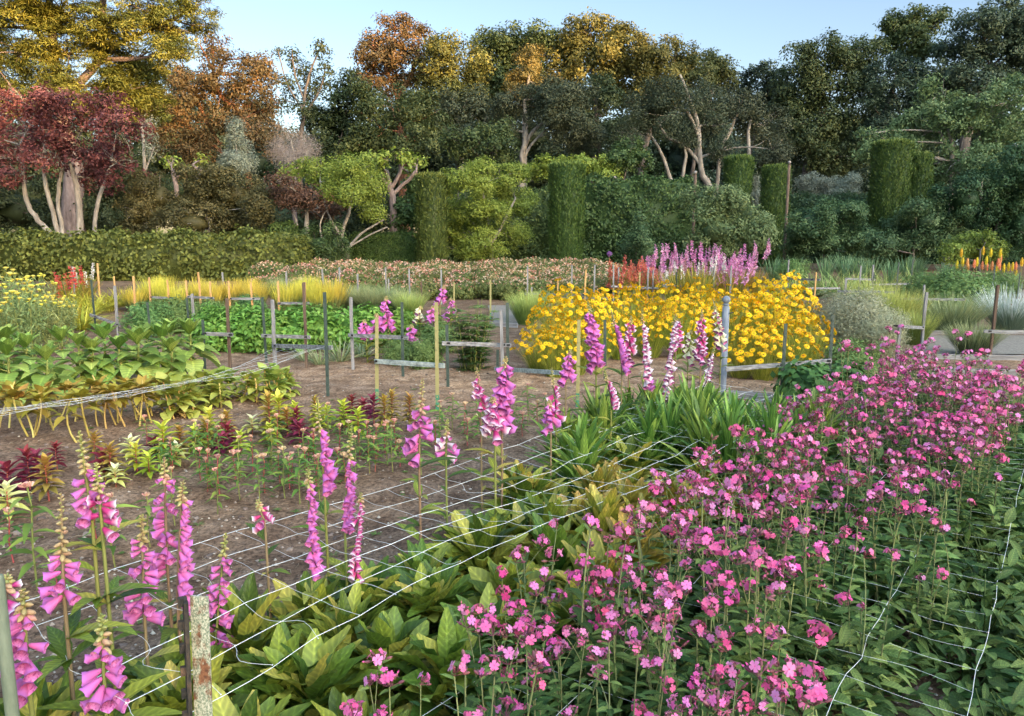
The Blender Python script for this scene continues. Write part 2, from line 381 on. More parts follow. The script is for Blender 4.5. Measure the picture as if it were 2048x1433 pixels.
# unseen ridge added behind the camera, skyline shaped to keep the garden in shade
def ridge():
    gg = Geo(); R0 = 95.0
    s = Vector((math.sin(SUN_AZ), math.cos(SUN_AZ), 0)); q = Vector((-s.y, s.x, 0))
    if q.x < 0: q = -q
    keys = [(-200, 20), (-40, 24), (-5, RK[0]), (6, RK[1]), (16, RK[2]), (29, RK[3]), (42, RK[4]), (55, RK[5]), (66, RK[6]), (80, 37), (140, 36), (260, 24)]
    qs = np.arange(-200, 261, 2.0); H = np.interp(qs, [k[0] for k in keys], [k[1] for k in keys])
    H = H + 0.5 * np.sin(qs * 1.1) + 0.4 * np.sin(qs * 2.3 + 1) + rng.normal(0, .25, len(qs))
    rows = []
    for a, f in ((R0 - 45, 0), (R0 - 25, .55), (R0 - 8, .92), (R0, 1), (R0 + 15, .85), (R0 + 60, 0)):
        rows.append(np.stack([s.x * a + q.x * qs, s.y * a + q.y * qs, H * f - (0.5 if f == 0 else 0)], 1))
    n_ = len(qs); v = np.concatenate(rows); idx = np.arange(6 * n_).reshape(6, n_)
    gg.add(v, np.stack([idx[:-1, :-1], idx[:-1, 1:], idx[1:, 1:], idx[1:, :-1]], 2).reshape(-1, 4))
    solo('shade_ridge', gg, noisemat('shade_ridge_scrub', [(0.05, 0.07, 0.025), (0.10, 0.12, 0.05), (0.2, 0.19, 0.1)], (.4, .4, .4)), None, None, kind='structure')
RK = [24.0, 24.5, 28.5, 34.0, 32.5, 37.2, 37.2]  # skyline heights fitted to where the shade line falls on the trees
ridge()

# ------------------------------------------------------------------ trees
def mbark(name, a, b_, c): return noisemat(name, [a, b_, c], (6, 6, 1.6), 0.9, 0.6)
BARK_D = mbark('dark_bark', (0.05, 0.04, 0.035), (0.11, 0.09, 0.075), (0.2, 0.17, 0.14))
BARK_P = mbark('pale_bark', (0.12, 0.10, 0.085), (0.25, 0.22, 0.185), (0.42, 0.38, 0.32))
BARK_R = mbark('red_bark', (0.12, 0.055, 0.035), (0.24, 0.11, 0.065), (0.36, 0.2, 0.12))
BARK_PK = mbark('pinkish_bark', (0.10, 0.075, 0.065), (0.21, 0.155, 0.135), (0.33, 0.26, 0.23))
def LM(name, cols, **k): return leafmat(name, cols, **k)
L_CYP = LM('cypress_needles', [(0.06, 0.075, 0.018), (0.15, 0.15, 0.028), (0.32, 0.26, 0.05)], trans=.2)
L_PLUM = LM('plum_leaves', [(0.065, 0.026, 0.028), (0.17, 0.06, 0.052), (0.36, 0.15, 0.11)])
L_MAD = LM('madrone_leaves', [(0.06, 0.06, 0.028), (0.13, 0.10, 0.04), (0.24, 0.14, 0.05)])
L_OAKD = LM('oak_leaves_dark', [(0.024, 0.040, 0.016), (0.052, 0.076, 0.032), (0.112, 0.132, 0.056)])
L_OAKG = LM('oak_leaves_grey', [(0.036, 0.049, 0.026), (0.068, 0.086, 0.047), (0.130, 0.144, 0.079)])
L_OAKO = LM('oak_leaves_olive', [(0.033, 0.049, 0.016), (0.074, 0.098, 0.033), (0.172, 0.189, 0.061)])
L_GOLD = LM('oak_leaves_gold', [(0.06, 0.065, 0.02), (0.14, 0.13, 0.035), (0.32, 0.26, 0.065)])
L_BLUE = LM('forest_leaves_bluish', [(0.024, 0.041, 0.028), (0.053, 0.083, 0.051), (0.128, 0.165, 0.090)])
L_MAPLE = LM('maple_leaves', [(0.070, 0.114, 0.048), (0.141, 0.202, 0.079), (0.246, 0.308, 0.132)])
L_LIME = LM('lime_leaves', [(0.108, 0.153, 0.027), (0.216, 0.279, 0.045), (0.360, 0.414, 0.081)])
L_HEDGE = LM('hedge_leaves', [(0.024, 0.048, 0.016), (0.060, 0.108, 0.032), (0.160, 0.232, 0.072)])
L_HEDGEB = LM('hedge_leaves_cool', [(0.024, 0.052, 0.024), (0.064, 0.120, 0.048), (0.192, 0.272, 0.112)])
L_HEDGEO = LM('clipped_hedge_leaves', [(0.043, 0.060, 0.015), (0.128, 0.153, 0.034), (0.323, 0.357, 0.076)])
L_YEW = LM('yew_needles', [(0.032, 0.052, 0.014), (0.065, 0.105, 0.022), (0.17, 0.21, 0.045)], trans=.15)
L_SMOKE = LM('smoke_bush_leaves', [(0.051, 0.049, 0.019), (0.111, 0.098, 0.036), (0.238, 0.191, 0.081)])
L_RED = LM('red_brown_leaves', [(0.07, 0.035, 0.028), (0.14, 0.062, 0.045), (0.26, 0.13, 0.095)])
L_GREY = LM('silver_leaves', [(0.16, 0.18, 0.13), (0.27, 0.29, 0.21), (0.38, 0.40, 0.30)])
L_TWIG = LM('bare_twigs', [(0.16, 0.13, 0.11), (0.25, 0.21, 0.18), (0.34, 0.29, 0.25)], trans=0)

DENS = 1.5
LS = .80                                      # leaf scale of the trees
def leaf_cloud(gg, c, r, dens, leaf, clump_r, k, mat=0, inner=0.3, up=0.35, flat=1.0, out=0.9, segs=1, back=0.5, rb=0.0, bottom=1.0, sub=True):
    c = np.array(tuple(c), float); r = np.array(r, float)
    dens = dens * DENS; p_ = 1.6; A = 4 * PI * (((r[0]*r[1])**p_ + (r[0]*r[2])**p_ + (r[1]*r[2])**p_) / 3) ** (1 / p_)
    nleaf = A * dens / (leaf[0] * leaf[1] * 0.5); nc = max(4, int(nleaf / k))
    def pick(m, bk):
        d = nrm(rng.normal(size=(m * 3, 3))); keep = (d[:, 1] < 0.35) | (rng.random(m * 3) < bk); keep &= (d[:, 2] > -0.45) | (rng.random(m * 3) < bottom)
        return d[keep][:m]
    big = float(np.mean(r)) > .75 and sub
    if big:                                          # boughs: smaller domes spread over the crown, leaves on each dome
        ns = max(9, int(15 * (A / (4 * PI * np.mean(r) ** 2)) )); sd = pick(ns, back); ns = len(sd)
        rs = np.mean(r) * rng.uniform(.28, .54, ns); sc = c + sd * r * rng.uniform(.62, .92, (ns, 1))
        pr = rs ** 2 / np.sum(rs ** 2); which = rng.choice(ns, nc, p=pr)
        d2 = nrm(rng.normal(size=(nc, 3)) + sd[which] * .75 + np.array([0, 0, .35]))
        cc = sc[which] + d2 * rs[which][:, None] * rng.uniform(.78, 1.12, (nc, 1)) * np.array([1, 1, .85])
        ins = rng.random(nc) < .24
        cc[ins] = c + (cc[ins] - c) * rng.uniform(.3, .85, (ins.sum(), 1)); d = d2
        bough = rng.normal(0, .22, ns)[which]
    else:
        d = pick(nc, back); nc = len(d); ph = rng.random(8) * 6.28
        lump = 1 + 0.13 * (np.sin(4.1 * d[:, 0] + ph[0]) * np.sin(3.7 * d[:, 2] + ph[1]) + np.sin(6.3 * d[:, 1] + ph[2] + 3 * d[:, 0]) * np.sin(5.9 * d[:, 2] + ph[3]))
        rad = np.where(rng.random(nc) < inner, rng.uniform(0.35, 0.85, nc), rng.uniform(0.82, 1.12, nc)) * lump
        cc = c + d * r * rad[:, None]; bough = 0
    kk = nc * k
    ci = np.repeat(np.arange(nc), k)
    P = cc[ci] + nrm(rng.normal(size=(kk, 3))) * rng.random((kk, 1)) ** .45 * clump_r * 1.45 * np.array([1, 1, 0.75 * flat])
    N = nrm(d[ci] * out + rng.normal(size=(kk, 3)) * 0.42 + np.array([0, 0, up]))
    D = rng.normal(size=(kk, 3)) + np.array([0, 0, 0.1]); D -= N * np.sum(D * N, 1, keepdims=True)
    cr = np.clip(rng.normal(0.45 + rb, 0.16, nc) + bough, 0, 1)
    rn = np.clip(cr[ci] * 0.65 + rng.random(kk) * 0.35, 0, 1)
    L = leaf[0] * rng.uniform(0.7, 1.3, kk)
    gg.leaves(P, D, N, L, leaf[1] * rng.uniform(0.8, 1.2, kk), segs=segs, curl=0.1, fold=0.12, rnd=rn, mat=mat)
    return cc
def spline(p0, p1, sag, n=6, jit=0.0):
    p0 = np.array(tuple(p0), float); p1 = np.array(tuple(p1), float); t = np.linspace(0, 1, n)[:, None]
    m = (p0 + p1) / 2 + np.array([0, 0, sag]) + rng.normal(size=3) * jit
    return (1 - t) ** 2 * p0 + 2 * t * (1 - t) * m + t * t * p1
def smooth_path(pts, n=4):
    pts = [np.array(tuple(p), float) for p in pts]; out = []
    for i in range(len(pts) - 1):
        p0 = pts[max(i - 1, 0)]; p1 = pts[i]; p2 = pts[i + 1]; p3 = pts[min(i + 2, len(pts) - 1)]
        for k in range(n):
            t = k / n
            out.append(0.5 * ((2 * p1) + (-p0 + p2) * t + (2 * p0 - 5 * p1 + 4 * p2 - p3) * t * t + (-p0 + 3 * p1 - 3 * p2 + p3) * t ** 3))
    out.append(pts[-1]); return np.array(out)

def tree(name, label, cat, D, blobs, leafM, barkM=BARK_D, trunks=None, leaf=(0.30, 0.15), dens=1.0, clump=0.35, k=16, inner=0.3,
         up=0.35, limb=0.07, twigs=5, dz=1.6, flat=1.0, tr=None, group=None, back=0.5, rb=0.0, parts=('trunk', 'crown'), yfac=1.0, core=False, out=0.9, bottom=1.0):
    B = []
    for i, bl in enumerate(blobs):
        u, v, ru, rv = bl[:4]
        d = D + (bl[4] if len(bl) > 4 else rng.uniform(-dz, dz))
        s = SCL(v, d); rx, rz = ru * s, rv * s
        B.append((np.array(tuple(W(u, v, d))), (rx, (rx + rz) / 2 * yfac, rz)))
    if trunks:
        T = []
        for tk in trunks:
            pts = [W(u, v, D) for (u, v, r) in tk]; rr = [r * SCL(v, D) for (u, v, r) in tk]
            T.append((pts, rr))
        p0 = T[0][0][0]; base = Vector((p0.x, D, 0))
        pts, rr = T[0]
        if pts[0].z > 0.1: T[0] = ([Vector((pts[0].x, D, -0.1))] + pts, [rr[0] * 1.25] + rr)
    else:
        mx = float(np.mean([b[0][0] for b in B])); zz = float(np.mean([b[0][2] for b in B]))
        r0 = tr or 0.25; base = Vector((mx, D, 0))
        T = [([Vector((mx + .1, D, -0.1)), Vector((mx - .1 * zz, D, zz * .45)), Vector((mx, D + .2, zz * .9))], [r0, r0 * .8, r0 * .45])]
    gt = Geo(); gc = Geo()
    TP = []
    for pts, rr in T:
        sp = smooth_path(pts); rs = np.interp(np.linspace(0, 1, len(sp)), np.linspace(0, 1, len(rr)), rr)
        sp[1:-1] += rng.normal(size=(len(sp) - 2, 3)) * rs[1:-1, None] * 0.18
        gt.tube(sp - np.array(base), rs, 8, 0); TP.append((sp, rs))
    allp = np.concatenate([t[0][len(t[0]) // 3:] for t in TP]); allr = np.concatenate([t[1][len(t[1]) // 3:] for t in TP])
    for c, r in B:
        low = allp[:, 2] < c[2] + 0.2
        dd = np.linalg.norm(allp - c, axis=1) + np.where(low, 0, 3.0); j = int(np.argmin(dd)); s0 = allp[j]
        r0 = min(allr[j] * 0.7, limb)
        sp = spline(s0, c, 0.12 * np.linalg.norm(c - s0) * rng.uniform(-.6, 1), 7, 0.06 * np.linalg.norm(c - s0))
        gt.tube(sp - np.array(base), np.linspace(r0, r0 * .4, 7), 6, 0)
        for q in range(twigs):
            dd_ = nrm(rng.normal(size=3) + np.array([0, -.5, .3])); e = c + dd_ * np.array(r) * rng.uniform(.75, 1.02)
            st = sp[rng.integers(3, 7)]
            s2 = spline(st, e, 0.1 * rng.normal(), 4, 0.1)
            gt.tube(s2 - np.array(base), np.linspace(r0 * .45, 0.008, 4), 4, 0)
        leaf_cloud(gc, c - np.array(base), r, dens, (leaf[0] * LS, leaf[1] * LS), clump * .9, k, inner=inner, up=up, flat=flat, back=back, rb=rb, out=out, bottom=bottom)
        if core: gc.blob(c - np.array(base), np.array(r) * 0.5, rnd=0.2)
    o = thing(name, label, cat, base, 0, group)
    part(parts[0], gt, barkM, o); part(parts[1], gc, leafM, o)
    return o

T = tree
# --- far wood behind everything, trees one by one
k_ = 0
for u in range(-120, 2260, 118):
    vt = 205 + 30 * math.sin(u * .013) + rng.uniform(-20, 20)
    if 480 < u < 720: vt = 265
    tree('forest_tree', 'dark evergreen tree deep in the shaded wood behind the sunlit oaks', 'tree', 84 + rng.uniform(-4, 4),
         [(u, vt + 60, 75, 60), (u + 40, vt + 130, 80, 60), (u - 45, vt + 150, 80, 70), (u, vt + 215, 95, 60)], [L_OAKD, L_BLUE][k_ % 2], leaf=(.42, .24), dens=.8, clump=.55, k=14, tr=.3, dz=2, twigs=2,
         group='dark trees at the back of the wood', core=True, back=.25)
    k_ += 1
L_OAKR = LM('oak_leaves_green', [(0.031, 0.049, 0.021), (0.074, 0.102, 0.039), (0.172, 0.201, 0.078)])
T('conifer_tree', 'tall golden lit cypress with drooping sprays at the left edge', 'tree', 40,
  [(30, 40, 75, 42), (125, 15, 80, 40), (225, 45, 75, 45), (300, 25, 50, 40), (345, 60, 45, 30), (30, 110, 65, 34), (140, 105, 75, 38), (255, 115, 70, 42), (330, 100, 35, 30), (60, 170, 85, 30), (170, 175, 85, 30), (265, 180, 55, 35), (300, 160, 30, 30),
   (10, -60, 120, 60), (180, -60, 150, 60), (330, -50, 80, 45), (310, 215, 35, 25), (230, 215, 65, 28), (120, 215, 70, 25), (20, 205, 60, 25), (395, 15, 40, 22), (405, 55, 32, 13), (370, 105, 25, 14), (-70, 60, 90, 90), (-60, 180, 90, 70)],
  L_CYP, BARK_PK, trunks=[[(148, 476, 24), (146, 400, 20), (142, 320, 16), (118, 200, 11), (104, 80, 8), (90, -90, 5)], [(118, 200, 9), (200, 120, 8), (205, 40, 7), (215, -60, 5)], [(110, 110, 7), (60, 40, 6), (30, -40, 4)], [(205, 100, 5), (300, 60, 4), (380, 20, 3)]],
  leaf=(.26, .055), dens=.98, clump=.30, k=26, flat=.42, limb=.1, twigs=6, up=.9, rb=.1)
T('plum_tree', 'purple leaved plum tree with several pale leaning stems above the clipped hedge', 'tree', 32,
  [(30, 205, 55, 32), (110, 200, 50, 30), (55, 265, 65, 48), (140, 250, 60, 48), (205, 215, 45, 38), (240, 262, 46, 46), (180, 305, 60, 42), (25, 315, 52, 32), (235, 325, 42, 40), (105, 318, 55, 28), (15, 350, 40, 20), (-40, 260, 60, 70), (200, 360, 40, 25)],
  L_PLUM, BARK_P, trunks=[[(108, 480, 6), (78, 442, 5), (52, 400, 4.5), (47, 350, 4), (40, 290, 3)], [(120, 480, 5), (101, 405, 4.5), (88, 345, 4), (95, 260, 3)], [(126, 480, 4.5), (117, 400, 4), (125, 340, 3.5), (170, 250, 2.5)], [(164, 480, 7), (156, 390, 6), (138, 325, 4), (95, 305, 3)], [(187, 478, 4.5), (196, 405, 4), (216, 350, 3.5), (228, 280, 2.5)]],
  leaf=(.18, .09), dens=.46, clump=.22, k=18, limb=.05, twigs=18, rb=.0)
T('madrone_tree', 'leaning madrone with bare red upper branches right of the cypress', 'tree', 52,
  [(425, 105, 32, 28), (455, 145, 50, 28), (505, 150, 45, 32), (530, 130, 22, 22), (440, 190, 50, 30), (378, 165, 45, 32), (355, 215, 50, 35), (500, 210, 50, 40), (537, 215, 20, 40), (325, 255, 40, 32), (420, 250, 62, 42), (520, 275, 50, 45), (380, 300, 60, 40)],
  L_MAD, BARK_R, trunks=[[(497, 345, 6), (495, 265, 5.5), (470, 220, 5), (432, 178, 4), (425, 95, 2)], [(450, 312, 3.5), (400, 268, 3), (350, 238, 2)], [(440, 290, 4), (412, 240, 3), (395, 200, 2)], [(430, 160, 3), (455, 110, 2)], [(426, 140, 3), (400, 90, 1.5)]],
  leaf=(.26, .12), dens=.62, clump=.38, k=16, limb=.10, twigs=9, rb=.1)
T('slender_tree', 'slender open tree standing alone against the sky', 'tree', 56,
  [(642, 102, 15, 20), (652, 138, 14, 16), (622, 158, 20, 18), (600, 140, 18, 22), (585, 115, 11, 18), (556, 103, 10, 10), (574, 168, 22, 16), (606, 192, 24, 18), (566, 200, 12, 12), (632, 182, 14, 12), (646, 166, 8, 10), (600, 222, 28, 16)],
  L_OAKD, BARK_D, trunks=[[(598, 320, 5), (606, 240, 4), (610, 190, 3), (622, 140, 2), (643, 92, 1.2)], [(608, 200, 2), (590, 150, 1.6), (584, 100, 1)], [(606, 220, 2), (575, 170, 1.5), (556, 100, .9)], [(612, 225, 2.2), (640, 180, 1.6), (652, 128, 1)]],
  leaf=(.28, .14), dens=.5, clump=.30, k=13, limb=.05, twigs=6, rb=0)
T('madrone_tree', 'tall orange madrone with red branches and a thin feathery top', 'tree', 62,
  [(790, 58, 36, 24), (752, 78, 22, 16), (722, 115, 18, 12), (770, 112, 52, 36), (828, 92, 42, 32), (848, 128, 38, 36), (782, 160, 62, 28), (738, 145, 24, 34), (745, 100, 30, 18), (820, 60, 20, 14)],
  L_MAD, BARK_R, trunks=[[(802, 320, 6), (796, 200, 5), (772, 135, 3.5), (788, 70, 1.8)], [(797, 200, 5), (830, 130, 4), (838, 80, 2)], [(775, 140, 3), (745, 90, 2)]],
  leaf=(.30, .15), dens=.72, clump=.4, k=16, limb=.12, twigs=8, rb=.25)
T('oak_tree', 'olive oak with a golden right shoulder beside the orange madrone', 'tree', 60,
  [(898, 98, 38, 24), (922, 130, 42, 38), (942, 172, 24, 34), (882, 140, 38, 40), (880, 205, 50, 42), (930, 215, 42, 38)], L_GOLD, BARK_D, trunks=[[(920, 330, 8), (905, 230, 6), (900, 150, 4)]], leaf=(.30, .16), dens=.9, clump=.42)
T('oak_tree', 'rounded dark green oak sloping down to the gap of sky', 'tree', 58,
  [(690, 215, 46, 42), (655, 268, 55, 42), (720, 275, 55, 48), (702, 172, 26, 28), (640, 310, 60, 30)], L_OAKD, leaf=(.30, .16), dens=1.05, tr=.35)
T('oak_tree', 'olive oak below the orange madrone', 'tree', 54,
  [(782, 205, 62, 40), (842, 235, 46, 38), (760, 258, 52, 45), (832, 285, 48, 38), (720, 295, 40, 30)], L_OAKO, BARK_R, trunks=[[(812, 330, 6), (815, 290, 5), (790, 240, 4)]], leaf=(.28, .15), dens=1.0)
T('oak_tree', 'grey green oak in shade left of the domed oak', 'tree', 56,
  [(928, 225, 48, 46), (972, 262, 46, 34), (895, 262, 40, 42), (940, 290, 40, 30)], L_OAKG, BARK_P, trunks=[[(925, 340, 5), (920, 290, 4), (915, 230, 3)]], leaf=(.28, .13), dens=.95)
T('oak_tree', 'small pale olive oak rising behind the pollarded trees', 'tree', 48,
  [(930, 285, 40, 25), (985, 268, 38, 24), (995, 300, 35, 24), (950, 315, 40, 20)], L_OAKO, leaf=(.24, .13), dens=1, tr=.2)
T('oak_tree', 'broad domed oak forming the top of the wood in the middle', 'tree', 66,
  [(1000, 98, 46, 36), (1052, 85, 60, 30), (982, 150, 42, 44), (1040, 160, 60, 50), (1102, 98, 50, 36), (1005, 212, 50, 46), (960, 110, 26, 26)], L_OAKO, leaf=(.32, .17), dens=1.0, tr=.4, clump=.45)
T('oak_tree', 'light golden oak in front of the domed oak', 'tree', 60,
  [(1062, 130, 28, 36), (1052, 168, 38, 28), (1092, 172, 42, 20), (1050, 200, 30, 22)], L_GOLD, BARK_P, trunks=[[(1048, 300, 5), (1050, 220, 4), (1058, 150, 2.5)]], leaf=(.26, .12), dens=1, rb=.3)
T('oak_tree', 'big golden topped oak at the centre of the skyline', 'tree', 64,
  [(1182, 68, 58, 30), (1230, 98, 52, 36), (1148, 108, 46, 38), (1202, 138, 60, 30), (1262, 132, 38, 32), (1128, 148, 36, 26), (1180, 182, 56, 40), (1250, 185, 40, 32)], L_GOLD, BARK_D, trunks=[[(1190, 330, 9), (1192, 240, 7), (1185, 140, 4)]], leaf=(.33, .18), dens=1.05, clump=.45, rb=.15)
T('oak_tree', 'grey green oak with a pale forked trunk', 'tree', 52,
  [(1040, 212, 58, 36), (1112, 222, 54, 36), (1132, 198, 46, 34), (1015, 262, 28, 28), (1152, 252, 46, 36), (1090, 190, 50, 24), (1175, 280, 32, 30)], L_OAKG, BARK_P,
  trunks=[[(1044, 380, 7), (1046, 310, 6), (1052, 265, 5), (1048, 200, 3)], [(1046, 305, 4), (1066, 262, 3.5), (1112, 230, 2.5)], [(1048, 318, 3), (1062, 290, 2.5), (1090, 262, 2)]], leaf=(.22, .09), dens=.95, limb=.09)
T('oak_tree', 'dark oak with a straight trunk between the forked oak and the twisted oak', 'tree', 57,
  [(1202, 235, 42, 46), (1168, 290, 28, 24), (1232, 272, 32, 28), (1205, 180, 35, 25)], L_OAKD, BARK_D, trunks=[[(1198, 350, 6), (1196, 270, 5), (1192, 200, 3)]], leaf=(.28, .15), dens=1)
T('oak_tree', 'brown gold oak on the right shoulder of the sunlit skyline', 'tree', 62,
  [(1312, 112, 48, 34), (1350, 130, 38, 38), (1288, 152, 40, 38), (1372, 165, 26, 28), (1330, 172, 50, 36), (1285, 200, 40, 28)], L_GOLD, leaf=(.30, .15), dens=1.05, tr=.35, rb=-.05)
T('oak_tree', 'twisted pale limbed oak in the shade of the wood', 'tree', 50,
  [(1288, 228, 46, 36), (1342, 232, 56, 42), (1400, 208, 46, 38), (1425, 252, 38, 36), (1268, 270, 38, 26), (1372, 285, 26, 18), (1332, 190, 48, 26), (1445, 300, 30, 28)], L_OAKG, BARK_P,
  trunks=[[(1424, 400, 8), (1402, 335, 5.5), (1396, 255, 4.5), (1380, 200, 3.5), (1360, 150, 2.2)], [(1404, 335, 4), (1370, 292, 3.4), (1332, 272, 2.8), (1308, 220, 2)], [(1342, 362, 4), (1322, 305, 3), (1300, 268, 2)], [(1396, 270, 4), (1375, 225, 3), (1340, 215, 2)], [(1365, 355, 4), (1372, 310, 3), (1366, 285, 2)]], leaf=(.20, .08), dens=.62, limb=.10, twigs=8)
T('oak_tree', 'small round topped tree at the end of the golden skyline', 'tree', 62, [(1418, 128, 46, 22), (1448, 146, 24, 24), (1402, 148, 32, 24), (1440, 165, 30, 20)], L_OAKO, leaf=(.28, .15), dens=1.05, tr=.2)
T('oak_tree', 'bluish shaded tree filling the dip of the skyline', 'tree', 68, [(1500, 160, 24, 22), (1540, 150, 30, 22), (1562, 180, 28, 22), (1520, 200, 50, 36), (1480, 190, 26, 22), (1560, 215, 40, 30)], L_BLUE, leaf=(.32, .18), dens=1, tr=.3)
T('oak_tree', 'shaded oak with two thin pale stems behind the clipped columns', 'tree', 53, [(1480, 215, 48, 32), (1522, 255, 48, 38), (1442, 235, 26, 26), (1545, 300, 40, 30)], L_OAKG, BARK_P,
  trunks=[[(1438, 325, 4), (1460, 262, 3.5), (1476, 225, 2.5)], [(1499, 325, 4.5), (1496, 272, 3.5), (1502, 240, 2.5)]], leaf=(.22, .10), dens=.8)
T('oak_tree', 'large green oak sloping up to the right of the dip', 'tree', 62,
  [(1620, 128, 46, 36), (1682, 108, 56, 32), (1602, 178, 46, 42), (1662, 178, 58, 48), (1722, 112, 46, 32), (1622, 250, 58, 48), (1692, 240, 48, 48), (1572, 240, 40, 40), (1612, 315, 58, 36), (1680, 315, 50, 36)], L_OAKR, BARK_D, leaf=(.31, .17), dens=1.05, tr=.5, clump=.45, rb=-.1)
T('oak_tree', 'tree with a thin sunlit crest high on the right skyline', 'tree', 64, [(1822, 48, 48, 26), (1862, 42, 32, 18), (1792, 70, 28, 28), (1850, 82, 48, 28), (1802, 112, 58, 38), (1780, 50, 18, 12)], L_OAKO, leaf=(.31, .17), dens=1, tr=.35)
T('oak_tree', 'highest dark tree at the right edge of the skyline', 'tree', 58, [(1960, 50, 44, 30), (2000, 32, 38, 28), (2042, 58, 40, 56), (1940, 102, 48, 36), (2002, 120, 58, 48), (1885, 140, 48, 36), (1950, 170, 58, 38), (2090, 90, 60, 90)], L_BLUE, leaf=(.29, .16), dens=1.05, tr=.5, rb=.25)
T('oak_tree', 'near black shaded tree between the green oak and the pale maple', 'tree', 60, [(1782, 172, 58, 46), (1832, 190, 48, 44), (1745, 232, 38, 46), (1882, 200, 48, 36), (1760, 290, 50, 40)], L_BLUE, leaf=(.28, .14), dens=1.05, tr=.4)
T('maple_tree', 'pale green maple with pointed upswept tops on the right', 'tree', 42,
  [(1870, 195, 24, 40), (1900, 240, 44, 46), (1950, 225, 32, 40), (2002, 235, 46, 46), (1842, 265, 46, 38), (1782, 292, 52, 26), (1742, 305, 28, 16), (1852, 330, 58, 36), (1932, 320, 58, 48), (2004, 320, 50, 48), (1792, 330, 38, 28), (1985, 190, 18, 26), (2040, 200, 30, 40), (1730, 270, 14, 8), (2060, 280, 40, 60)],
  L_MAPLE, BARK_P, trunks=[[(1900, 420, 6), (1905, 300, 4), (1895, 262, 3)], [(1905, 310, 3), (1880, 265, 2.5)], [(1960, 400, 4), (1962, 300, 3), (1950, 230, 2)]], leaf=(.24, .12), dens=.95, clump=.28, k=16, up=.1)
T('olive_tree', 'silvery green young tree in front of the leaning madrone', 'tree', 40, [(472, 265, 16, 28), (478, 300, 24, 26), (466, 325, 26, 22), (490, 328, 20, 20)], L_GREY, BARK_P, leaf=(.17, .05), dens=.9, clump=.18, tr=.08)
T('bare_shrub', 'leafless grey shrub between the silvery tree and the dark oak', 'shrub', 42, [(582, 282, 34, 30), (612, 300, 26, 26), (560, 300, 24, 24), (590, 320, 40, 18)], L_TWIG, BARK_P, trunks=[[(592, 380, 3), (590, 330, 2), (582, 280, 1.2)], [(594, 340, 2), (618, 300, 1.2)], [(588, 340, 2), (562, 300, 1.2)]], leaf=(.22, .012), dens=.24, clump=.3, k=20, twigs=24, limb=.03)
T('pale_stem_tree', 'thin bare pale tree trunk behind the purple plum', 'tree', 38, [(300, 255, 14, 26), (300, 300, 16, 20)], L_GREY, BARK_P, trunks=[[(291, 420, 4), (289, 330, 3.5), (283, 240, 2.5)], [(291, 345, 2), (308, 295, 1.4)]], leaf=(.16, .06), dens=.35, clump=.2)
# --- middle band of shrubs
T('smoke_bush', 'wide brown olive smoke bush behind the clipped hedge', 'shrub', 33,
  [(318, 395, 56, 44), (400, 380, 60, 44), (470, 392, 58, 46), (382, 448, 70, 38), (482, 455, 60, 36), (272, 430, 36, 46), (430, 350, 40, 20), (520, 410, 28, 38)], L_SMOKE, BARK_P, leaf=(.13, .075), dens=1.05, clump=.2, k=18, tr=.09, core=True, twigs=7, limb=.035)
T('copper_shrub', 'red brown leaved shrub arching over a grey trunk', 'shrub', 32, [(572, 380, 34, 20), (622, 398, 40, 24), (662, 412, 34, 18), (585, 402, 30, 20), (560, 358, 22, 12), (640, 425, 30, 12)], L_RED, BARK_P,
  trunks=[[(610, 520, 6), (612, 460, 5), (615, 420, 3.5), (610, 395, 2.5)], [(585, 500, 2), (595, 450, 1.6), (575, 410, 1.2)], [(648, 500, 2), (640, 450, 1.6), (655, 415, 1.2)]], leaf=(.13, .075), dens=.62, clump=.2, k=16, limb=.04, twigs=12)
T('silk_tree', 'airy light green tree with thin bare branches below its crown', 'tree', 33, [(642, 340, 42, 24), (702, 335, 48, 24), (742, 375, 36, 32), (690, 382, 46, 28), (660, 370, 34, 22), (745, 425, 26, 22)], L_LIME, BARK_P,
  trunks=[[(688, 535, 5), (684, 470, 4), (700, 415, 3), (700, 360, 2)], [(690, 505, 3), (722, 468, 2.4), (768, 440, 1.6)], [(686, 480, 2.5), (655, 425, 2), (640, 365, 1.2)], [(690, 500, 2.2), (740, 470, 1.6), (775, 455, 1.2)]], leaf=(.13, .07), dens=.8, clump=.2, k=16, limb=.035, twigs=9, rb=-.05)
T('evergreen_shrub', 'low dark green shrub at the foot of the airy tree', 'shrub', 31, [(640, 495, 50, 40), (615, 515, 35, 25), (668, 515, 28, 26)], L_HEDGE, leaf=(.15, .05), dens=.95, clump=.18, tr=.06, core=True)
def pollard(label, D, trunk, arms, tufts, lm=L_LIME):
    return T('pollard_tree', label, 'tree', D, [(u, v, r, r * .8) for (u, v, r) in tufts], lm, BARK_PK, trunks=[trunk] + arms, leaf=(.24, .17), dens=.75, clump=.2, k=10, twigs=9, limb=.06, rb=.2)
pollard('pollarded plane tree with a stout pale trunk and knobbly arms', 36, [(788, 470, 8), (786, 405, 7), (781, 372, 6)], [[(782, 378, 4), (758, 350, 3.5), (742, 332, 4.5)], [(782, 375, 4), (772, 342, 4.5)], [(784, 375, 4), (800, 345, 3.5), (804, 328, 4.5)], [(784, 392, 4), (815, 362, 3.5), (832, 345, 5)]], [(738, 322, 18), (768, 320, 18), (802, 315, 20), (835, 328, 18), (752, 340, 12), (818, 345, 12)])
pollard('small pollarded tree poking up behind the smoke bush', 37, [(412, 420, 5), (400, 350, 4), (398, 335, 4)], [[(400, 345, 3), (385, 330, 3)]], [(400, 322, 14), (386, 338, 10), (412, 340, 10)])
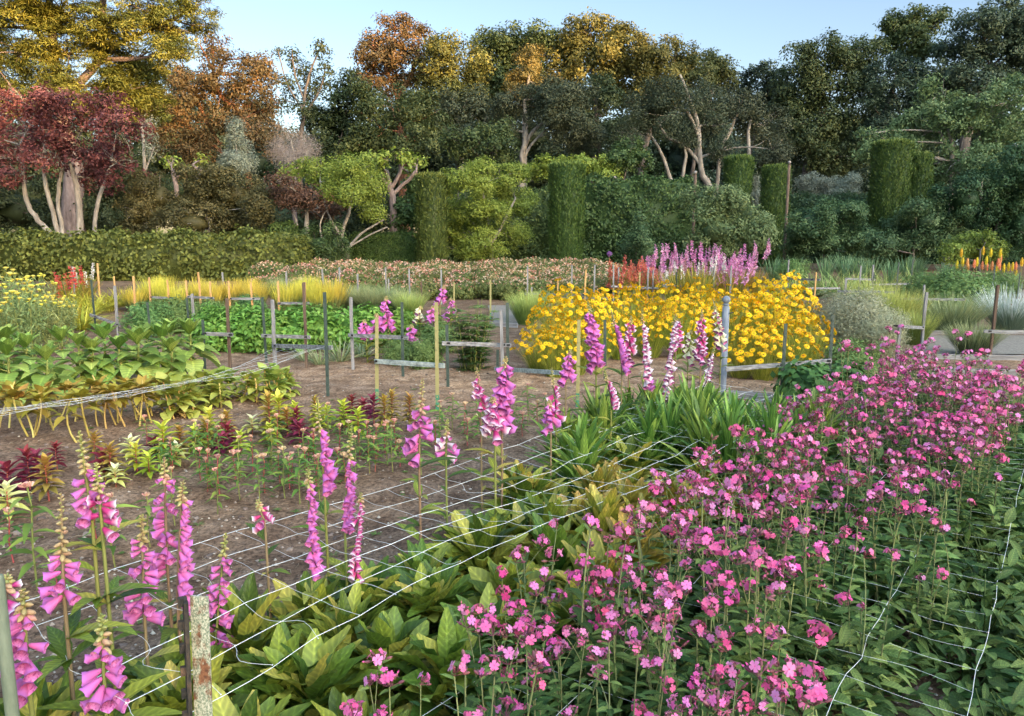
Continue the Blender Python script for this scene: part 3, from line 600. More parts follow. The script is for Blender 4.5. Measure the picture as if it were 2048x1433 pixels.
pollard('pollarded stump with a pale head left of the smoke bush', 37, [(356, 420, 5), (350, 360, 4.5), (345, 340, 4)], [[(350, 360, 3), (362, 345, 3)]], [(342, 322, 13), (362, 335, 8)])
pollard('pollarded tree half hidden left of the airy green tree', 36, [(590, 440, 5), (586, 380, 4.5), (580, 362, 5)], [[(586, 380, 3), (602, 358, 3.5)], [(585, 380, 3), (562, 360, 3.5)]], [(575, 345, 16), (602, 340, 18), (560, 355, 9)])
T('green_shrub', 'broad leaved green shrub between the pale pollard and the clipped column', 'shrub', 38, [(828, 380, 30, 32), (812, 430, 26, 36), (846, 420, 24, 40)], L_HEDGE, leaf=(.2, .13), dens=.95, clump=.22, tr=.07, core=True, rb=.15)
T('maple_shrub', 'feathery yellow green maple in front of the dark hedge', 'shrub', 36,
  [(932, 368, 50, 30), (1002, 358, 48, 30), (962, 338, 30, 20), (902, 418, 36, 34), (962, 422, 56, 34), (1030, 398, 36, 32), (902, 475, 38, 28), (962, 488, 56, 30), (1030, 465, 30, 26), (880, 500, 20, 14)], L_LIME, BARK_P,
  trunks=[[(985, 535, 5), (980, 480, 4), (970, 420, 3), (965, 370, 2)], [(982, 490, 3), (1010, 440, 2.4), (1030, 400, 1.6)], [(980, 480, 3), (930, 430, 2.2), (915, 385, 1.5)]], leaf=(.15, .06), dens=.9, clump=.22, k=18, limb=.04, twigs=7, flat=.6, core=False)
T('green_shrub', 'yellow green shrub showing above the hedge right of the tall clipped column', 'shrub', 46, [(1190, 335, 40, 18), (1160, 330, 30, 14), (1212, 350, 26, 14), (1100, 335, 50, 14), (1060, 345, 30, 14)], L_LIME, leaf=(.2, .11), dens=1, clump=.22, tr=.07, core=True)
T('green_shrub', 'bright spreading shrub at the right end of the tall hedge', 'shrub', 34, [(1440, 412, 48, 32), (1492, 445, 46, 38), (1432, 465, 52, 38), (1402, 395, 36, 22), (1520, 470, 28, 34), (1470, 490, 50, 28)], L_MAPLE, leaf=(.16, .09), dens=1, clump=.2, tr=.07, core=True, rb=.15)
T('green_shrub', 'small pale shrub in front of the tall hedge left of the pink spires', 'shrub', 31, [(1280, 478, 24, 26), (1265, 500, 26, 24), (1300, 505, 26, 22), (1278, 448, 10, 20)], L_HEDGEB, leaf=(.13, .06), dens=.9, clump=.15, tr=.05, core=True, rb=.15)
T('olive_shrub', 'silver grey rounded bush above the far hedge', 'shrub', 50, [(1622, 370, 34, 18), (1640, 390, 34, 14)], L_GREY, leaf=(.2, .05), dens=1, clump=.2, tr=.06, core=True)
T('olive_shrub', 'right hand silver grey bush behind the far hedge', 'shrub', 50, [(1692, 372, 30, 20), (1675, 392, 40, 14)], L_GREY, leaf=(.2, .05), dens=1, clump=.2, tr=.06, core=True)
T('olive_shrub', 'narrow silver grey bush between the two middle clipped columns', 'shrub', 47, [(1514, 372, 14, 18), (1514, 400, 14, 22)], L_GREY, leaf=(.2, .05), dens=1, clump=.2, tr=.06, core=True)
T('green_shrub', 'mid green shrub with pale shoot tips between the two ball topped poles', 'shrub', 36, [(1622, 445, 48, 32), (1682, 438, 44, 30), (1652, 488, 58, 30), (1596, 480, 26, 34), (1720, 480, 34, 30), (1700, 420, 24, 14)], L_HEDGEB, leaf=(.16, .08), dens=1.05, clump=.2, tr=.07, core=True, rb=.2)
T('green_shrub', 'loose green shrub under the pair of clipped columns', 'shrub', 35, [(1802, 465, 40, 30), (1852, 448, 46, 34), (1902, 465, 38, 34), (1830, 415, 20, 16), (1760, 490, 36, 26), (1850, 492, 50, 24)], L_HEDGEB, leaf=(.16, .08), dens=1.05, clump=.2, tr=.07, core=True, rb=.12)
T('green_shrub', 'large dark blue green shrub at the right edge', 'shrub', 36, [(1932, 400, 56, 42), (2002, 390, 56, 50), (2042, 345, 40, 42), (1962, 460, 56, 42), (2042, 450, 44, 52), (2030, 310, 24, 20), (2080, 380, 50, 80), (1990, 500, 50, 24)], L_HEDGEB, leaf=(.17, .09), dens=1.05, clump=.22, tr=.1, core=True, rb=-.05)
T('green_shrub', 'low yellow green bush behind the orange torch lilies', 'shrub', 27, [(1938, 490, 44, 22), (1905, 505, 24, 18), (1980, 500, 30, 20), (1975, 475, 12, 14)], L_LIME, leaf=(.12, .06), dens=.95, clump=.15, tr=.05, core=True, rb=-.15)
T('green_shrub', 'dark shrub under the trees left of the clipped columns', 'shrub', 46, [(1262, 300, 34, 24), (1262, 325, 44, 18), (1235, 320, 26, 18)], L_HEDGE, leaf=(.22, .13), dens=1, clump=.22, tr=.07, core=True)
T('shade_shrub', 'very dark shrub in the shade behind the plum stems', 'shrub', 43, [(40, 420, 90, 60), (160, 420, 70, 60), (240, 420, 60, 60), (-60, 400, 70, 70), (260, 350, 40, 30)], L_OAKD, leaf=(.2, .11), dens=.9, clump=.25, tr=.1, core=True)
T('shade_shrub', 'dark shrub in the shade left of the airy green tree', 'shrub', 38, [(560, 440, 60, 50), (640, 440, 60, 50), (740, 440, 50, 40)], L_OAKD, leaf=(.2, .11), dens=.9, clump=.25, tr=.1, core=True)

# --- hedges
def hedge(name, label, x0, x1, y0, y1, h, lm, leaf=(.1, .055), dens=1.5, rough=.10, up=.2, round_=.2, cat='hedge', lean=0.3, group=None):
    gg = Geo(); base = Vector(((x0 + x1) / 2, (y0 + y1) / 2, 0)); hx, hy = (x1 - x0) / 2, (y1 - y0) / 2
    def wob(P):
        return rough * (np.sin(P[:, 0] * 2.3 + P[:, 2] * 3.1) + np.sin(P[:, 0] * 5.1 - P[:, 2] * 4.3 + 1) * .6 + np.sin(P[:, 1] * 4 + P[:, 0] * 1.1) * .5)
    faces = [((2 * hx, h), lambda a, b: np.stack([a * 2 * hx - hx, np.full_like(a, -hy), b * h], 1), (0, -1, 0), 1.0),
             ((2 * hx, h), lambda a, b: np.stack([a * 2 * hx - hx, np.full_like(a, hy), b * h], 1), (0, 1, 0), .5),
             ((2 * hx, 2 * hy), lambda a, b: np.stack([a * 2 * hx - hx, b * 2 * hy - hy, np.full_like(a, h)], 1), (0, 0, 1), 1.2),
             ((2 * hy, h), lambda a, b: np.stack([np.full_like(a, -hx), a * 2 * hy - hy, b * h], 1), (-1, 0, 0), 1.),
             ((2 * hy, h), lambda a, b: np.stack([np.full_like(a, hx), a * 2 * hy - hy, b * h], 1), (1, 0, 0), 1.)]
    for (sa, sb), fn, nn, dk in faces:
        m = int(sa * sb * dens * dk / (leaf[0] * leaf[1] * .5)); 
        P = fn(rng.random(m), rng.random(m)); nv = np.array(nn, float)
        P = P + nv * (wob(P)[:, None] + rng.normal(size=(m, 1)) * leaf[0] * .55)
        zt = np.clip((P[:, 2] - (h - round_)) / max(round_, .01), 0, 1)[:, None]
        P[:, :2] *= (1 - (0.5 * zt ** 2 * round_ / np.array([hx + round_, hy + round_])))
        N = nrm(nv + rng.normal(size=(m, 3)) * .55 + np.array([0, 0, up])); D = rng.normal(size=(m, 3)) + np.array([0, 0, lean * 3]); D -= N * np.sum(D * N, 1, keepdims=True)
        cl = .5 + .3 * np.sin(P[:, 0] * 4.7 + 2 * np.sin(P[:, 2] * 5)) * np.sin(P[:, 2] * 6.1 + P[:, 0] * 1.7)
        gg.leaves(P, D, N, leaf[0] * rng.uniform(.7, 1.3, m), leaf[1] * rng.uniform(.8, 1.2, m), 1, .1, .12, rnd=np.clip(cl * .5 + rng.random(m) * .5, 0, 1))
    gg.box((0, 0, (h - .1) / 2), (hx - .12, hy - .12, (h - .1) / 2), rnd=.2)
    return solo(name, gg, lm, label, cat, base, group=group)
def hx_(u, D): return (u - 1024) / F * D / (math.cos(TH) - 0)
def hgt(v, D): return W(1024, v, D).z
hedge('clipped_hedge', 'long low clipped hedge with yellow green tips along the left', W(-60, 500, 28).x, W(600, 500, 28).x, 28, 29.6, hgt(474, 28), L_HEDGEO, leaf=(.15, .10), dens=1.5, rough=.10)
hedge('clipped_hedge', 'bright green clipped block standing behind the long hedge', W(538, 450, 31).x, W(583, 450, 31).x, 31, 31.9, hgt(450, 31), L_YEW, leaf=(.10, .04), dens=1.6, rough=.02, lean=.6)
hedge('clipped_hedge', 'low square dark green hedge under the pale pollard', W(700, 500, 35).x, W(828, 500, 35).x, 35, 36.2, hgt(469, 35), L_YEW, leaf=(.09, .04), dens=1.5, rough=.02)
hedge('leafy_hedge', 'tall leafy hedge between the clipped column and the bright shrub', W(1166, 450, 38).x, W(1398, 450, 38).x, 38, 40, hgt(362, 38), L_HEDGE, leaf=(.17, .10), dens=1.5, rough=.16, round_=.5)
hedge('leafy_hedge', 'dark leafy hedge hidden behind the feathery maple', W(840, 450, 41).x, W(1110, 450, 41).x, 41, 43, hgt(382, 41), L_HEDGE, leaf=(.17, .10), dens=1.4, rough=.12, round_=.4)
hedge('leafy_hedge', 'far flat topped hedge below the silver bushes', W(1582, 420, 46).x, W(1760, 420, 46).x, 46, 47.5, hgt(394, 46), L_HEDGEB, leaf=(.17, .09), dens=1.5, rough=.08, round_=.3)
hedge('leafy_hedge', 'dark hedge behind the right hand shrubs', W(1700, 430, 44).x, W(2120, 430, 44).x, 44, 45.5, hgt(402, 44), L_HEDGEB, leaf=(.17, .09), dens=1.4, rough=.15, round_=.4)
hedge('leafy_hedge', 'dark hedge behind the pink spires', W(1380, 460, 41).x, W(1600, 460, 41).x, 41, 42.5, hgt(428, 41), L_HEDGE, leaf=(.17, .09), dens=1.4, rough=.15, round_=.4)
def column(label, u, v_top, ru, D):
    R = ru * SCL(v_top, D); H = hgt(v_top, D); gg = Geo(); base = W(u, v_top, D)
    m = int(2 * PI * R * H * 1.7 / (.15 * .045 * .5))
    a = rng.random(m) * 2 * PI; z = rng.random(m) * H
    rr = R * (0.93 + 0.07 * (z / H)) * (1 + .035 * np.sin(a * 9 + z * .8) + .03 * np.sin(z * 2.3 + a * 2 + u) + .02 * np.sin(z * 5 + a * 4)) + rng.normal(size=m) * .04
    P = np.stack([rr * np.cos(a), rr * np.sin(a), z - .1], 1); O = np.stack([np.cos(a), np.sin(a), np.zeros(m)], 1)
    N = nrm(O + rng.normal(size=(m, 3)) * .4); D_ = np.array([0, 0, 1.]) + rng.normal(size=(m, 3)) * .38 + O * .3
    st = .5 + .4 * np.sin(a * 17 + 1.5 * np.sin(z * 2)) * np.sin(z * 2.1 + a * 5)
    gg.leaves(P, D_, N, .15 * rng.uniform(.7, 1.4, m), .045, 1, .02, .1, rnd=np.clip(st * .5 + rng.random(m) * .5, 0, 1))
    m2 = int(PI * R * R * 2.4 / (.22 * .05 * .5)); a = rng.random(m2) * 2 * PI; r2 = R * np.sqrt(rng.random(m2)) * 1.02
    P = np.stack([r2 * np.cos(a), r2 * np.sin(a), H - .12 + rng.normal(size=m2) * .05 - .1 * (r2 / R) ** 4], 1)
    gg.leaves(P, np.array([0, 0, 1.]) + rng.normal(size=(m2, 3)) * .45, rng.normal(size=(m2, 3)), .24, .05, 1, .02, .1, rnd=.6 + .4 * rng.random(m2))
    gg.lathe([(R * .88, 0), (R * .92, H * .5), (R * .94, H - .12), (0.01, H - .1)], 16, rnd=.2)
    return solo('topiary_column', gg, L_YEW, label, 'topiary', (base.x, D, 0))
column('tall clipped evergreen column right of the feathery maple', 1134, 328, 33, 35)
column('clipped evergreen column left of the feathery maple', 862, 350, 29, 33.6)
column('clipped column with a square flat top above the bright shrub', 1478, 314, 26, 46)
column('clipped column half behind the brown ball topped pole', 1553, 333, 26, 41)
column('tallest clipped column with a yellow green flat top', 1786, 284, 35, 37.5)
column('clipped column tucked behind the tallest one on its right', 1841, 309, 23, 38.5)
column('short clipped column top rising over the tall leafy hedge', 1226, 338, 20, 48)
# ------------------------------------------------------------------ flower garden
def gnd(u, v):
    p = G(u, v); p.z = float(gz(p.x, p.y)) if p.y < 14 else 0.0
    return p
GA = 2.39996
P_PINK = LM('foxglove_petal', [(0.74, 0.13, 0.42), (0.77, 0.19, 0.50), (0.66, 0.25, 0.62)], trans=.3, rough=.5, vv=.15, hv=.012, tip=[(0.55, 0.15, 0.58), (0.66, 0.22, 0.62)], tip_at=(.5, 1.1))
P_PALE = LM('foxglove_petal_pale', [(0.80, 0.45, 0.58), (0.85, 0.62, 0.66), (0.86, 0.75, 0.62)], trans=.3, rough=.5, vv=.12, hv=.01, tip=[(0.82, 0.60, 0.78)], tip_at=(.4, .95))
P_CREAM = LM('foxglove_petal_cream', [(0.80, 0.76, 0.42), (0.86, 0.84, 0.58)], trans=.3, rough=.5, vv=.1, hv=.01)
P_DEEP = LM('foxglove_petal_deep', [(0.55, 0.04, 0.20), (0.66, 0.07, 0.30)], trans=.3, rough=.5, vv=.15, hv=.012, tip=[(0.70, 0.14, 0.46)], tip_at=(.5, .95))
P_THROAT = noisemat('foxglove_throat', [(0.22, 0.015, 0.09), (0.52, 0.13, 0.36), (0.62, 0.26, 0.48)], (190, 190, 190), .6, 0, pos=[.36, .44, .7])
P_BUD = LM('foxglove_bud', [(0.30, 0.32, 0.09), (0.46, 0.38, 0.15), (0.60, 0.26, 0.24)], trans=.15, tip=[(0.36, 0.38, 0.12), (0.58, 0.36, 0.24)], tip_at=(.4, .9))
STEM_G = LM('green_stem', [(0.16, 0.17, 0.05), (0.28, 0.30, 0.08)], trans=0, vv=.2)
STEM_B = LM('brownish_stem', [(0.20, 0.13, 0.08), (0.30, 0.22, 0.12)], trans=0, vv=.2)
STEM_R = LM('red_stem', [(0.34, 0.06, 0.06), (0.45, 0.12, 0.10)], trans=0, vv=.2)
L_FOX = LM('foxglove_leaf', bump=.45, vein=True, cols= [(0.05, 0.095, 0.016), (0.12, 0.185, 0.024), (0.29, 0.345, 0.045), (0.44, 0.37, 0.08)], trans=.28, vv=.3, hv=.02, rough=.45, spec=.4)
L_FOXY = LM('foxglove_leaf_yellowing', bump=.45, vein=True, cols= [(0.12, 0.14, 0.02), (0.30, 0.28, 0.035), (0.50, 0.41, 0.07)], trans=.28, vv=.3, hv=.02, rough=.45, spec=.4, tip=[(0.36, 0.26, 0.05), (0.5, 0.30, 0.1)], tip_at=(.7, 1.1))
L_FOXD = LM('foxglove_leaf_fresh', bump=.45, vein=True, cols= [(0.06, 0.13, 0.025), (0.16, 0.28, 0.05), (0.34, 0.46, 0.09)], trans=.28, vv=.3, hv=.02, rough=.45, spec=.4)

def bell_mesh(name, pet):
    g = Geo()
    pr = [(.003, 0), (.0075, .006), (.0095, .016), (.0125, .028), (.0155, .040), (.0165, .047), (.0205, .0535)]
    g.lathe(pr, 12, 0, .5, lobes=4, lobe_amp=.10)
    g.R[-1] = np.repeat(np.linspace(.25, .85, len(pr)), 12)
    g.lathe([(.0005, .012), (.0088, .018), (.0118, .029), (.0147, .041), (.0158, .048), (.0202, .0538)], 12, 1, .5, lobes=4, lobe_amp=.10)
    for k in range(5):
        a = k * 2 * PI / 5
        g.leaves([[0, 0, 0]], [[math.cos(a), math.sin(a), .9]], [[-math.cos(a), -math.sin(a), .5]], .013, .008, 1, 0, .1, mat=2, rnd=.4)
    return g.mesh(name, [pet, P_THROAT, L_FOX])
BELL = {'pink': bell_mesh('bell', P_PINK), 'pale': bell_mesh('bell', P_PALE), 'cream': bell_mesh('bell', P_CREAM), 'deep': bell_mesh('bell', P_DEEP)}

def rosette_geo(n, L, Wd, low=.2, high=1.35, lift=0.0, shape='oval', curl=(.1, .55)):
    g = Geo(); i = np.arange(n); f = (i + .5) / n
    az = i * GA + rng.normal(size=n) * .3; el = high + (low - high) * f ** .8 + rng.normal(size=n) * .12
    D = np.stack([np.cos(az) * np.cos(el), np.sin(az) * np.cos(el), np.sin(el)], 1)
    U = np.stack([-np.cos(az) * np.sin(el), -np.sin(az) * np.sin(el), np.cos(el)], 1) + rng.normal(size=(n, 3)) * .35
    P = D * np.array([1, 1, .3]) * (.025 + .05 * f)[:, None] + np.array([0, 0, 1.]) * (.02 + lift * (1 - f))[:, None]
    ll = L * (.55 + .45 * np.sin(PI * (.25 + .6 * f))) * rng.uniform(.75, 1.15, n)
    cu = rng.uniform(curl[0], curl[1], n) * (.5 + f)
    g.leaves(P, D, U, ll, ll * Wd * rng.uniform(.85, 1.15, n), 6, cu, .2, shape, rnd=rng.random(n), wave=.13)
    return g
ROS = [rosette_geo(n, L, wd, -.05, 1.3, .17).mesh('leaf_rosette', [L_FOX]) for n, L, wd in ((60, .185, .38), (68, .165, .42), (56, .20, .34), (64, .17, .34))]
ROSY = [rosette_geo(n, L, wd, .3, 1.4, .20).mesh('leaf_rosette', [L_FOXY]) for n, L, wd in ((56, .19, .36), (62, .20, .32), (54, .18, .40))]
ROSD = [rosette_geo(n, L, wd, .7, 1.5, .26).mesh('leaf_rosette', [L_FOXD]) for n, L, wd in ((70, .28, .12), (70, .24, .19), (84, .30, .10))]

def bedD(u, off=0.0):                          # depth at which the foxglove bed crosses picture column u
    return max(1.75, (2.74 + off) / (0.72 - 1.03 * (u - 1024) / F))
def foxglove(label, ut, vt, ub, vb, n, col='pink', D=None, off=0.0, bs=1.0, ros=None, side=None, budfrac=.36, name='foxglove_plant', group='foxglove spikes standing in the netted bed'):
    D = D or bedD((ut + ub) / 2, off)
    Pt = W(ut, vt, D); Pb = W(ub, vb, D)
    hb = max(Pb.z, .12)
    base = Vector((Pb.x + (Pb.x - Pt.x) * .45 * rng.random(), D + rng.uniform(-.05, .05), float(gz(Pb.x, D))))
    o = thing(name, label, 'foxglove', base, 0, group)
    b = np.array(tuple(base)); Pt_ = np.array(tuple(Pt)) - b; Pb_ = np.array(tuple(Pb)) - b; Pb_[2] = hb
    path = smooth_path([np.array([0, 0, 0.]), Pb_ * np.array([.75, .75, .5]) , Pb_, Pb_ + (Pt_ - Pb_) * .55 + np.array([(Pb_[0] - Pt_[0]) * .06, 0, 0]), Pt_], 5)
    g = Geo(); H = np.linspace(0, 1, len(path)); g.tube(path, .0062 * bs * (1 - .75 * H) + .001, 6, 0, .5)
    part('stem', g, STEM_B if col in ('pink', 'deep') and rng.random() < .6 else STEM_G, o)
    nb = len(path); kb = 10
    def at(s):
        x = kb + s * (nb - 1 - kb); i = min(int(x), nb - 2); return path[i] + (path[i + 1] - path[i]) * (x - i)
    sb = 1 - budfrac
    for i in range(n):
        s = (i + .5) / n * sb; p = at(s)
        az = (rng.choice([-.35, -PI + .35]) + rng.normal() * .65 if vb > 880 else -PI / 2 + rng.uniform(-1.9, 1.9)) if side is None else side + rng.uniform(-.9, .9)
        k = bs * (.75 if vb > 1000 else 1.06 if vb < 900 else .94) * (1.12 - .55 * (i / n) ** 1.2) * rng.uniform(.9, 1.1); dn = (-.05 - .5 * rng.random()) if vb > 880 and side is None else (-.5 - .5 * rng.random())
        d = Vector((math.cos(az) * .85, math.sin(az) * .85, dn)).normalized()
        c = bpy.data.objects.new('bell', BELL[col if not (col == 'pale' and i < n * .2 and rng.random() < .5) else 'pink']); COL.objects.link(c); c.parent = o
        c.location = Vector(p) + Vector((d.x, d.y, 0)) * .006; c.rotation_mode = 'QUATERNION'
        c.rotation_quaternion = d.to_track_quat('Z', 'Y'); c.scale = (k, k, k * rng.uniform(.9, 1.1))
    g = Geo(); m = int(16 + 22 * budfrac)
    for i in range(m):
        s = sb - .05 + (1.04 - sb) * (i / m); p = at(min(s, .995)); f_ = i / m
        az = i * GA + rng.normal() * .3; r = bs * (.0068 - .0050 * f_)
        d = np.array([math.cos(az), math.sin(az), -.6 + 1.3 * f_]); d /= np.linalg.norm(d)
        ln = bs * (.024 - .017 * f_)
        q = Vector(d).to_track_quat('Z', 'Y').to_matrix().to_4x4(); q.translation = Vector(p)
        g.lathe([(r * .3, 0), (r, ln * .3), (r * .95, ln * .7), (r * .25, ln)], 6, 0, rng.random() * .6 + (.4 if f_ < .4 and col != 'cream' else 0) * (1 - f_), M=q)
    part('bud_spike', g, P_BUD, o)
    # narrow leaves up the stem
    g = Geo(); k = 16; ss = rng.uniform(.06, .97, k); P = np.array([path[min(int(s * kb), kb)] for s in ss]); az = np.arange(k) * GA
    g.leaves(P, np.stack([np.cos(az), np.sin(az), np.full(k, .55)], 1), np.tile([0, 0, 1.], (k, 1)), np.linspace(.17, .06, k) * bs, np.linspace(.05, .02, k) * bs, 4, .3, .2, 'lance')
    part('stem_leaves', g, L_FOX, o)
    if ros is not None:
        c = part('leaf_rosette', ros, None, o); c.rotation_euler = (0, 0, rng.random() * 6); c.scale = (.9,) * 3
    return o
FX = [
 ('foxglove with a tall budding tip and lilac bells furthest back left of the rusty post', 158, 862, 186, 1062, 11, 'pink', .0, 1.05, None, .45),
 ('foxglove with a long salmon bud spike and few open bells beside the tall budding one', 192, 925, 206, 1078, 7, 'deep', -.05, 1.0, None, .5),
 ('foxglove packed with lilac bells, stem rising just behind the top of the rusty post', 328, 915, 336, 1150, 18, 'pink', .1, 1.0, None, .22),
 ('foxglove with bells hanging to the right, just right above the rusty post', 366, 960, 356, 1215, 18, 'pink', .02, 1.05, 0.0, .2),
 ('foxglove with widely spaced bells left above the rusty post', 283, 1028, 290, 1250, 17, 'pink', -.02, 1.05, None, .3),
 ('short foxglove with pink bells right of the rusty post', 452, 1066, 432, 1290, 18, 'pink', -.02, 1.05, None, .25),
 ('foxglove with a long green tip and bells only low on its stem near the left', 122, 985, 130, 1212, 9, 'pink', -.05, 1.1, None, .62),
 ('foxglove with wide open magenta bells in the bottom left corner', 46, 1178, 58, 1375, 16, 'pink', -.25, 1.25, None, .28),
 ('foxglove with big magenta bells facing right, lowest one beside the rusty post', 203, 1228, 212, 1415, 13, 'pink', -.35, 1.25, None, .38),
 ('foxglove cut by the left edge beside the grey green post', 14, 1150, 10, 1290, 9, 'deep', -.05, 1.15, None, .2),
 ('tall foxglove with a curved green bud tip and pale pink bells on its right side', 634, 797, 648, 965, 16, 'pink', .12, .95, -.3, .40),
 ('foxglove with bells stepping down under the tall curved one', 616, 935, 622, 1125, 20, 'pink', -.1, 1.0, -.6, .2),
 ('tall slim tipped foxglove with crowded lower bells over the yellow green clump', 704, 850, 690, 1040, 22, 'pink', -.02, 1.0, -.6, .38),
 ('foxglove with rosy closed bells low down over the yellow green clump', 722, 985, 712, 1140, 15, 'deep', -.12, .9, -1.6, .15),
 ('small foxglove with only a few pink bells over the bare soil', 515, 1000, 530, 1052, 5, 'deep', .1, .9, None, .3),
 ('foxglove with magenta bells and a brown bud tip in front of the green stakes', 845, 757, 838, 905, 12, 'pink', .12, 1.15, None, .42),
 ('small pale lilac foxglove right of the one before the green stakes', 895, 838, 892, 912, 8, 'pale', .15, .95, None, .45),
 ('foxglove with the densest bright pink spike at the middle of the garden', 1012, 712, 1004, 838, 30, 'pink', .15, 1.15, None, .18),
 ('foxglove with a low cluster of hot pink bells beneath the densest spike', 986, 795, 990, 862, 14, 'deep', -.02, 1.1, None, .15),
 ('thin leaning foxglove with dusky pink bells left of the densest spike', 953, 735, 962, 812, 10, 'deep', .3, .8, None, .3),
 ('foxglove with violet bells before the left end of the yellow flowers', 1141, 698, 1132, 765, 12, 'pink', .35, .95, None, .2),
 ('foxglove with salmon buds left of the big right hand group', 1103, 735, 1112, 838, 9, 'deep', .2, .9, None, .4),
 ('foxglove with lilac bells low over the net', 1098, 800, 1102, 852, 8, 'pink', .1, .9, None, .2),
 ('tallest foxglove of the right hand group with two sided mauve bells', 1176, 603, 1192, 730, 26, 'pink', .3, 1.1, None, .22),
 ('foxglove with bent tip and mauve bells hanging right, second in the right hand group', 1222, 620, 1243, 738, 18, 'pink', .3, 1.0, -.3, .3),
 ('foxglove with deep pink bells touching the bent tipped one', 1262, 632, 1258, 722, 18, 'deep', .35, .95, None, .2),
 ('foxglove fading from mauve to cream near the middle of the right hand group', 1284, 616, 1290, 770, 26, 'pale', .25, 1.0, -.8, .25),
 ('long foxglove changing from pale pink above to magenta at its foot', 1352, 628, 1326, 830, 36, 'pale', .05, 1.05, -1.2, .1),
 ('foxglove with a short magenta spike behind the long pale one', 1358, 638, 1352, 690, 12, 'deep', .4, 1.0, None, .15),
 ('foxglove with crimson pink bells left of the ball topped post', 1404, 618, 1402, 712, 18, 'deep', .25, 1.1, None, .25),
 ('cream foxglove leaning against the ball topped post', 1428, 606, 1442, 692, 18, 'cream', .3, 1.05, None, .2),
 ('pale pink and cream foxglove leaning left of the ball topped post', 1430, 690, 1406, 808, 28, 'pale', .0, .95, -2.2, .2),
 ('small cream foxglove between the two pale leaning ones', 1382, 660, 1376, 722, 12, 'cream', .4, .95, None, .1),
 ('small foxglove with a slanting row of pink bells in the right hand group', 1208, 735, 1222, 815, 11, 'deep', .05, .9, -.3, .4)]
for f in FX:
    lab, ut, vt, ub, vb, n, col, off, bs, side, bf = f
    n = int(n * (1.25 if vb > 1300 else 1.45))
    foxglove(lab, ut, vt, ub, vb, n, col, None, off, bs, None, side, bf)
for lab, ut, vt, ub, vb, n, col, D in [
 ('distant foxglove with two pink tiers before the leafy green bed', 772, 592, 776, 655, 18, 'pink', 10.2), ('distant small foxglove left of the two tiered pink one', 753, 628, 755, 652, 8, 'pink', 10.2),
 ('distant bushy pink foxglove low in front of the leafy green bed', 728, 640, 732, 668, 10, 'pink', 10.0), ('distant violet foxglove leaning above the cross bar', 888, 572, 880, 605, 12, 'pink', 12.5),
 ('distant pink foxglove right of the violet leaning one', 902, 596, 898, 628, 10, 'pink', 11.8), ('distant cream foxglove beside the gravel path', 841, 612, 839, 640, 12, 'cream', 11.2),
 ('distant foxglove with pink bells under the cream one', 822, 650, 828, 682, 12, 'pink', 10.0), ('distant foxglove leaning left behind the grey bar', 866, 612, 864, 645, 9, 'pink', 11.0)]:
    foxglove(lab, ut, vt, ub, vb, n, col, D, 0, 1.9, None, None, .15, group='distant foxgloves behind the grey frames')
# rosettes of the bed
bx0, bdir, bper = Vector((-.62, 2.05, 0)), Vector((.62, .785, 0)), Vector((-.785, .62, 0))
def net_x(t, s): return bx0 + bdir * t + bper * s      # t along the bed, s across (0 = right edge)
def rosette(meshset, p, s, label, group):
    solo('foxglove_clump', meshset[rng.integers(len(meshset))], None, label, 'foxglove', (p.x, p.y, float(gz(p.x, p.y)) - .01), rng.random() * 6.28, group).scale = (s * rng.uniform(.9, 1.1), s * rng.uniform(.9, 1.1), s * rng.uniform(.9, 1.2))
t = -.75
while t < 4.75:
    for s in (-.18, .05, .28, .5, .72, .92):
        if t < 1.7 and s > .62: continue
        if t < 2.6 and s > .8: continue
        p = net_x(t + rng.normal() * .07, s + rng.normal() * .05)
        if p.y < 1.45: continue
        if t > 2.75 or (t > 2.2 and s > .6): ms, lb, gr, sc = ROSD, 'flowerless foxglove clump of long fresh green leaves under the far part of the net', 'fresh green foxglove clumps under the net', 1.1 if t < 3.9 else .85
        elif 1.7 < t <= 2.75 and rng.random() < .7: ms, lb, gr, sc = ROSY, 'flowerless foxglove clump of yellowing leaves under the middle of the net', 'yellowing foxglove clumps under the net', 1.1
        elif t > 1.2 and s < .1 and rng.random() < .5: ms, lb, gr, sc = ROSY, 'flowerless foxglove clump of yellowing leaves under the middle of the net', 'yellowing foxglove clumps under the net', 1.15
        else: ms, lb, gr, sc = ROS, 'flowerless foxglove clump of broad olive green leaves in the near part of the bed', 'olive green foxglove clumps in the near bed', 1.12
        rosette(ms, p, sc, lb, gr)
    t += .29
# dry brown fallen leaves under the foxgloves
L_DRY = LM('dry_leaf', [(0.20, 0.11, 0.05), (0.36, 0.20, 0.08), (0.48, 0.32, 0.16)], trans=.1)
g = Geo(); m = 170
tt_ = rng.uniform(-.6, 5, m); ss_ = rng.uniform(-.3, .2, m); P = np.array([tuple(net_x(a, b) + Vector((0, 0, rng.uniform(.01, .12)))) for a, b in zip(tt_, ss_)])
g.leaves(P, rng.normal(size=(m, 3)) * np.array([1, 1, .25]), rng.normal(size=(m, 3)) * .5 + np.array([0, 0, 1.]), rng.uniform(.06, .16, m), .05, 4, rng.uniform(-.3, .6, m), .35, 'oval')
solo('dry_leaves', g, L_DRY, 'dead brown leaves lying under the foxglove clumps', 'leaves', kind='stuff')

